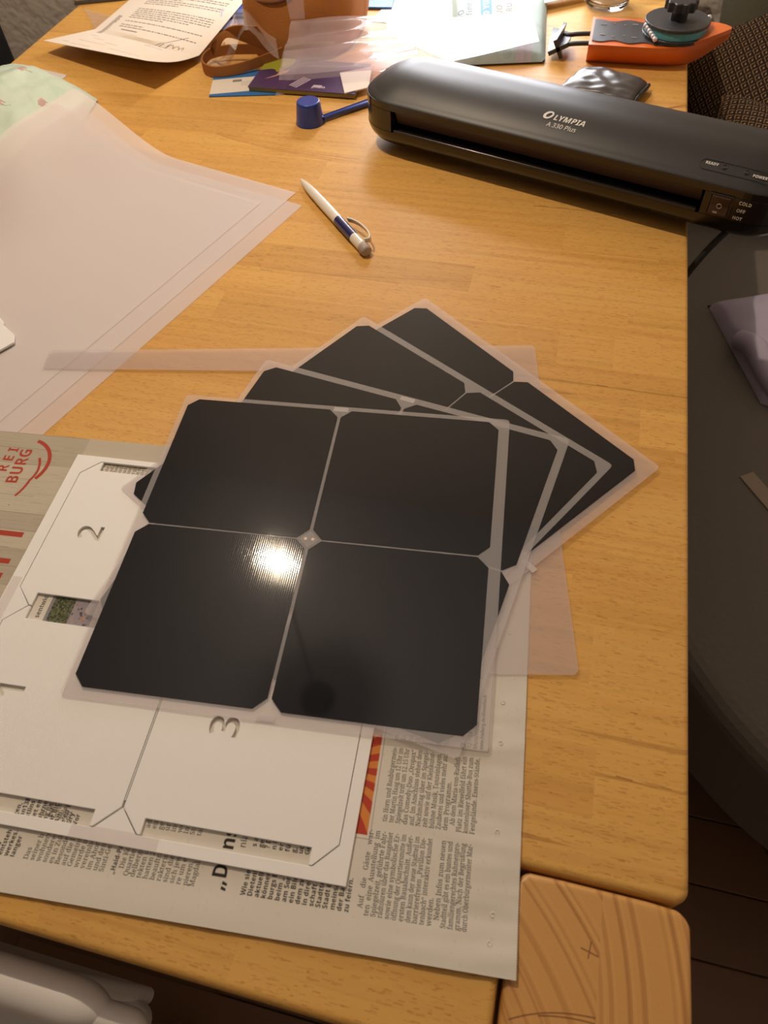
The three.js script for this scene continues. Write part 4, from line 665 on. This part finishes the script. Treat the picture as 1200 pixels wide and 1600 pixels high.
// ------------------------------------------------------------------ chairs
{
  const swirl = canvasTex(512, 512, (x, w, h) => { x.fillStyle = '#0b090b'; x.fillRect(0, 0, w, h); x.strokeStyle = '#231d22'; x.lineWidth = 8; for (let i = 0; i < 40; i++) { const a = rr(0, w), b = rr(0, h); x.beginPath(); x.arc(a, b, rr(12, 34), rr(0, 6), rr(6, 11)); x.stroke(); } });
  const cloth = std([0.9, 0.9, 0.9], 0.9, { map: swirl }), dark = std([0.03, 0.02, 0.016], 0.5);
  const t = thing('chair', 'dark upholstered chair with a black swirl pattern at the left side of the table', 'chair', [-1030, -TOP, -830]);
  part('backrest', rbox(62, 640, 434, 22, -38, 760, 0, 4).rotateZ(-0.0), cloth, t); part('seat', rbox(420, 80, 430, 22, 130, 440, 0, 4), cloth, t);
  for (const [x, z] of [[-50, -185], [-50, 185], [300, -185], [300, 185]]) part('leg', cyl(18, 14, 402, x, 201, z, 20), dark, t);
}
{
  const t = thing('white_chair', 'white padded chair top below the front edge of the table', 'chair', [-620, -TOP, 128]);
  const pad = phys([0.80, 0.77, 0.74], 0.42, { clearcoat: 0.2 });
  const roll = (x0, x1, r, y, z, k) => { const rings = []; for (let i = 0; i <= 20; i++) { const q = i / 20 * Math.PI / 2, s = Math.cos(q), x = lerp(x1 - k, x1, Math.sin(q)); const ring = []; for (let a = 0; a < 32; a++) { const b = a / 32 * Math.PI * 2; ring.push([x, y + r * s * Math.sin(b), z + r * 0.92 * s * Math.cos(b)]); } rings.push(ring); } rings.unshift(rings[0].map(([, p, q]) => [x0, p, q])); return loft(rings, true, true, 0.9); };
  part('back_roll', roll(-260, 332, 14, 708, -15, 26), pad, t); part('roll_end', roll(312, 353, 9, 706, -13, 11), pad, t);
  part('backrest', rbox(430, 360, 16, 7, 0, 440, -14), pad, t); part('seat', rbox(440, 50, 400, 18, 10, 300, 190), pad, t);
  for (const [x, z] of [[-180, 20], [200, 20], [-180, 360], [200, 360]]) part('leg', cyl(14, 11, 280, x, 140, z, 16), std([0.2, 0.12, 0.07], 0.5), t);
}

// ------------------------------------------------------------------ pendant lamp over the table and monitor at its far end
{
  const t = thing('pendant_lamp', 'hanging bulb on a black cord over the table, seen mirrored in the uppermost cell sheet', 'lamp', BULB);
  const blk = std([0.012, 0.012, 0.012], 0.6);
  const glow = new THREE.MeshStandardMaterial({ color: 0xffffff, emissive: new THREE.Color(1, 0.82, 0.56), emissiveIntensity: 18, roughness: 0.4 });
  part('bulb', new THREE.LatheGeometry([[0, -98], [4, -92], [9, -76], [15, -52], [22, -22], [28, 8], [31, 34], [30, 52], [24, 68], [16, 76], [0, 78]].map(([r, y]) => new THREE.Vector2(r, y)), 32), glow, t);
  part('socket', cyl(16, 19, 60, 0, 104, 0), blk, t);
  part('cord', cyl(4, 4, CEIL - BULB[1] - 134, 0, (CEIL - BULB[1] + 134) / 2, 0, 12), blk, t);
  part('canopy', new THREE.LatheGeometry([[0, 0], [20, 0], [46, 14], [54, 30], [54, 38], [0, 38]].map(([r, y]) => new THREE.Vector2(r, y)), 40).translate(0, CEIL - BULB[1] - 38, 0), blk, t);
}
{
  const t = thing('daylight_lamp', 'white daylight panel lamp at the far end of the table, mirrored in the clear films', 'lamp', [SCREEN.x, 0, SCREEN.z - 16]);
  const blk = std([0.02, 0.02, 0.02], 0.5);
  part('case', rbox(SCREEN.w + 24, SCREEN.h + 26, 22, 5, 0, SCREEN.y, 0), blk, t);
  part('light_panel', box(SCREEN.w, SCREEN.h, 1.5, 0, SCREEN.y, 11.6), new THREE.MeshStandardMaterial({ color: 0x050505, emissive: new THREE.Color(0.93, 0.95, 1), emissiveIntensity: 1.2, roughness: 0.5 }), t);
  part('stand', merge(rbox(34, 60, 14, 3, 0, 32, -4), rbox(190, 5, 70, 2, 0, 2.7, -8)), blk, t);
}

{
  const t = thing('wall_lamp', 'round white wall lamp above the far end of the table, lighting the wall around it', 'lamp', GLOBE);
  part('globe', new THREE.SphereGeometry(48, 32, 24), new THREE.MeshStandardMaterial({ color: 0xffffff, emissive: new THREE.Color(0.96, 0.95, 1), emissiveIntensity: 8, roughness: 0.4 }), t);
  part('bracket', merge(cyl(26, 26, 8).rotateX(Math.PI / 2).translate(0, -30, -82), cyl(8, 8, 56).rotateX(Math.PI / 2).translate(0, -30, -54)), std([0.3, 0.3, 0.3], 0.4), t);
}

renderer.render(scene, camera);
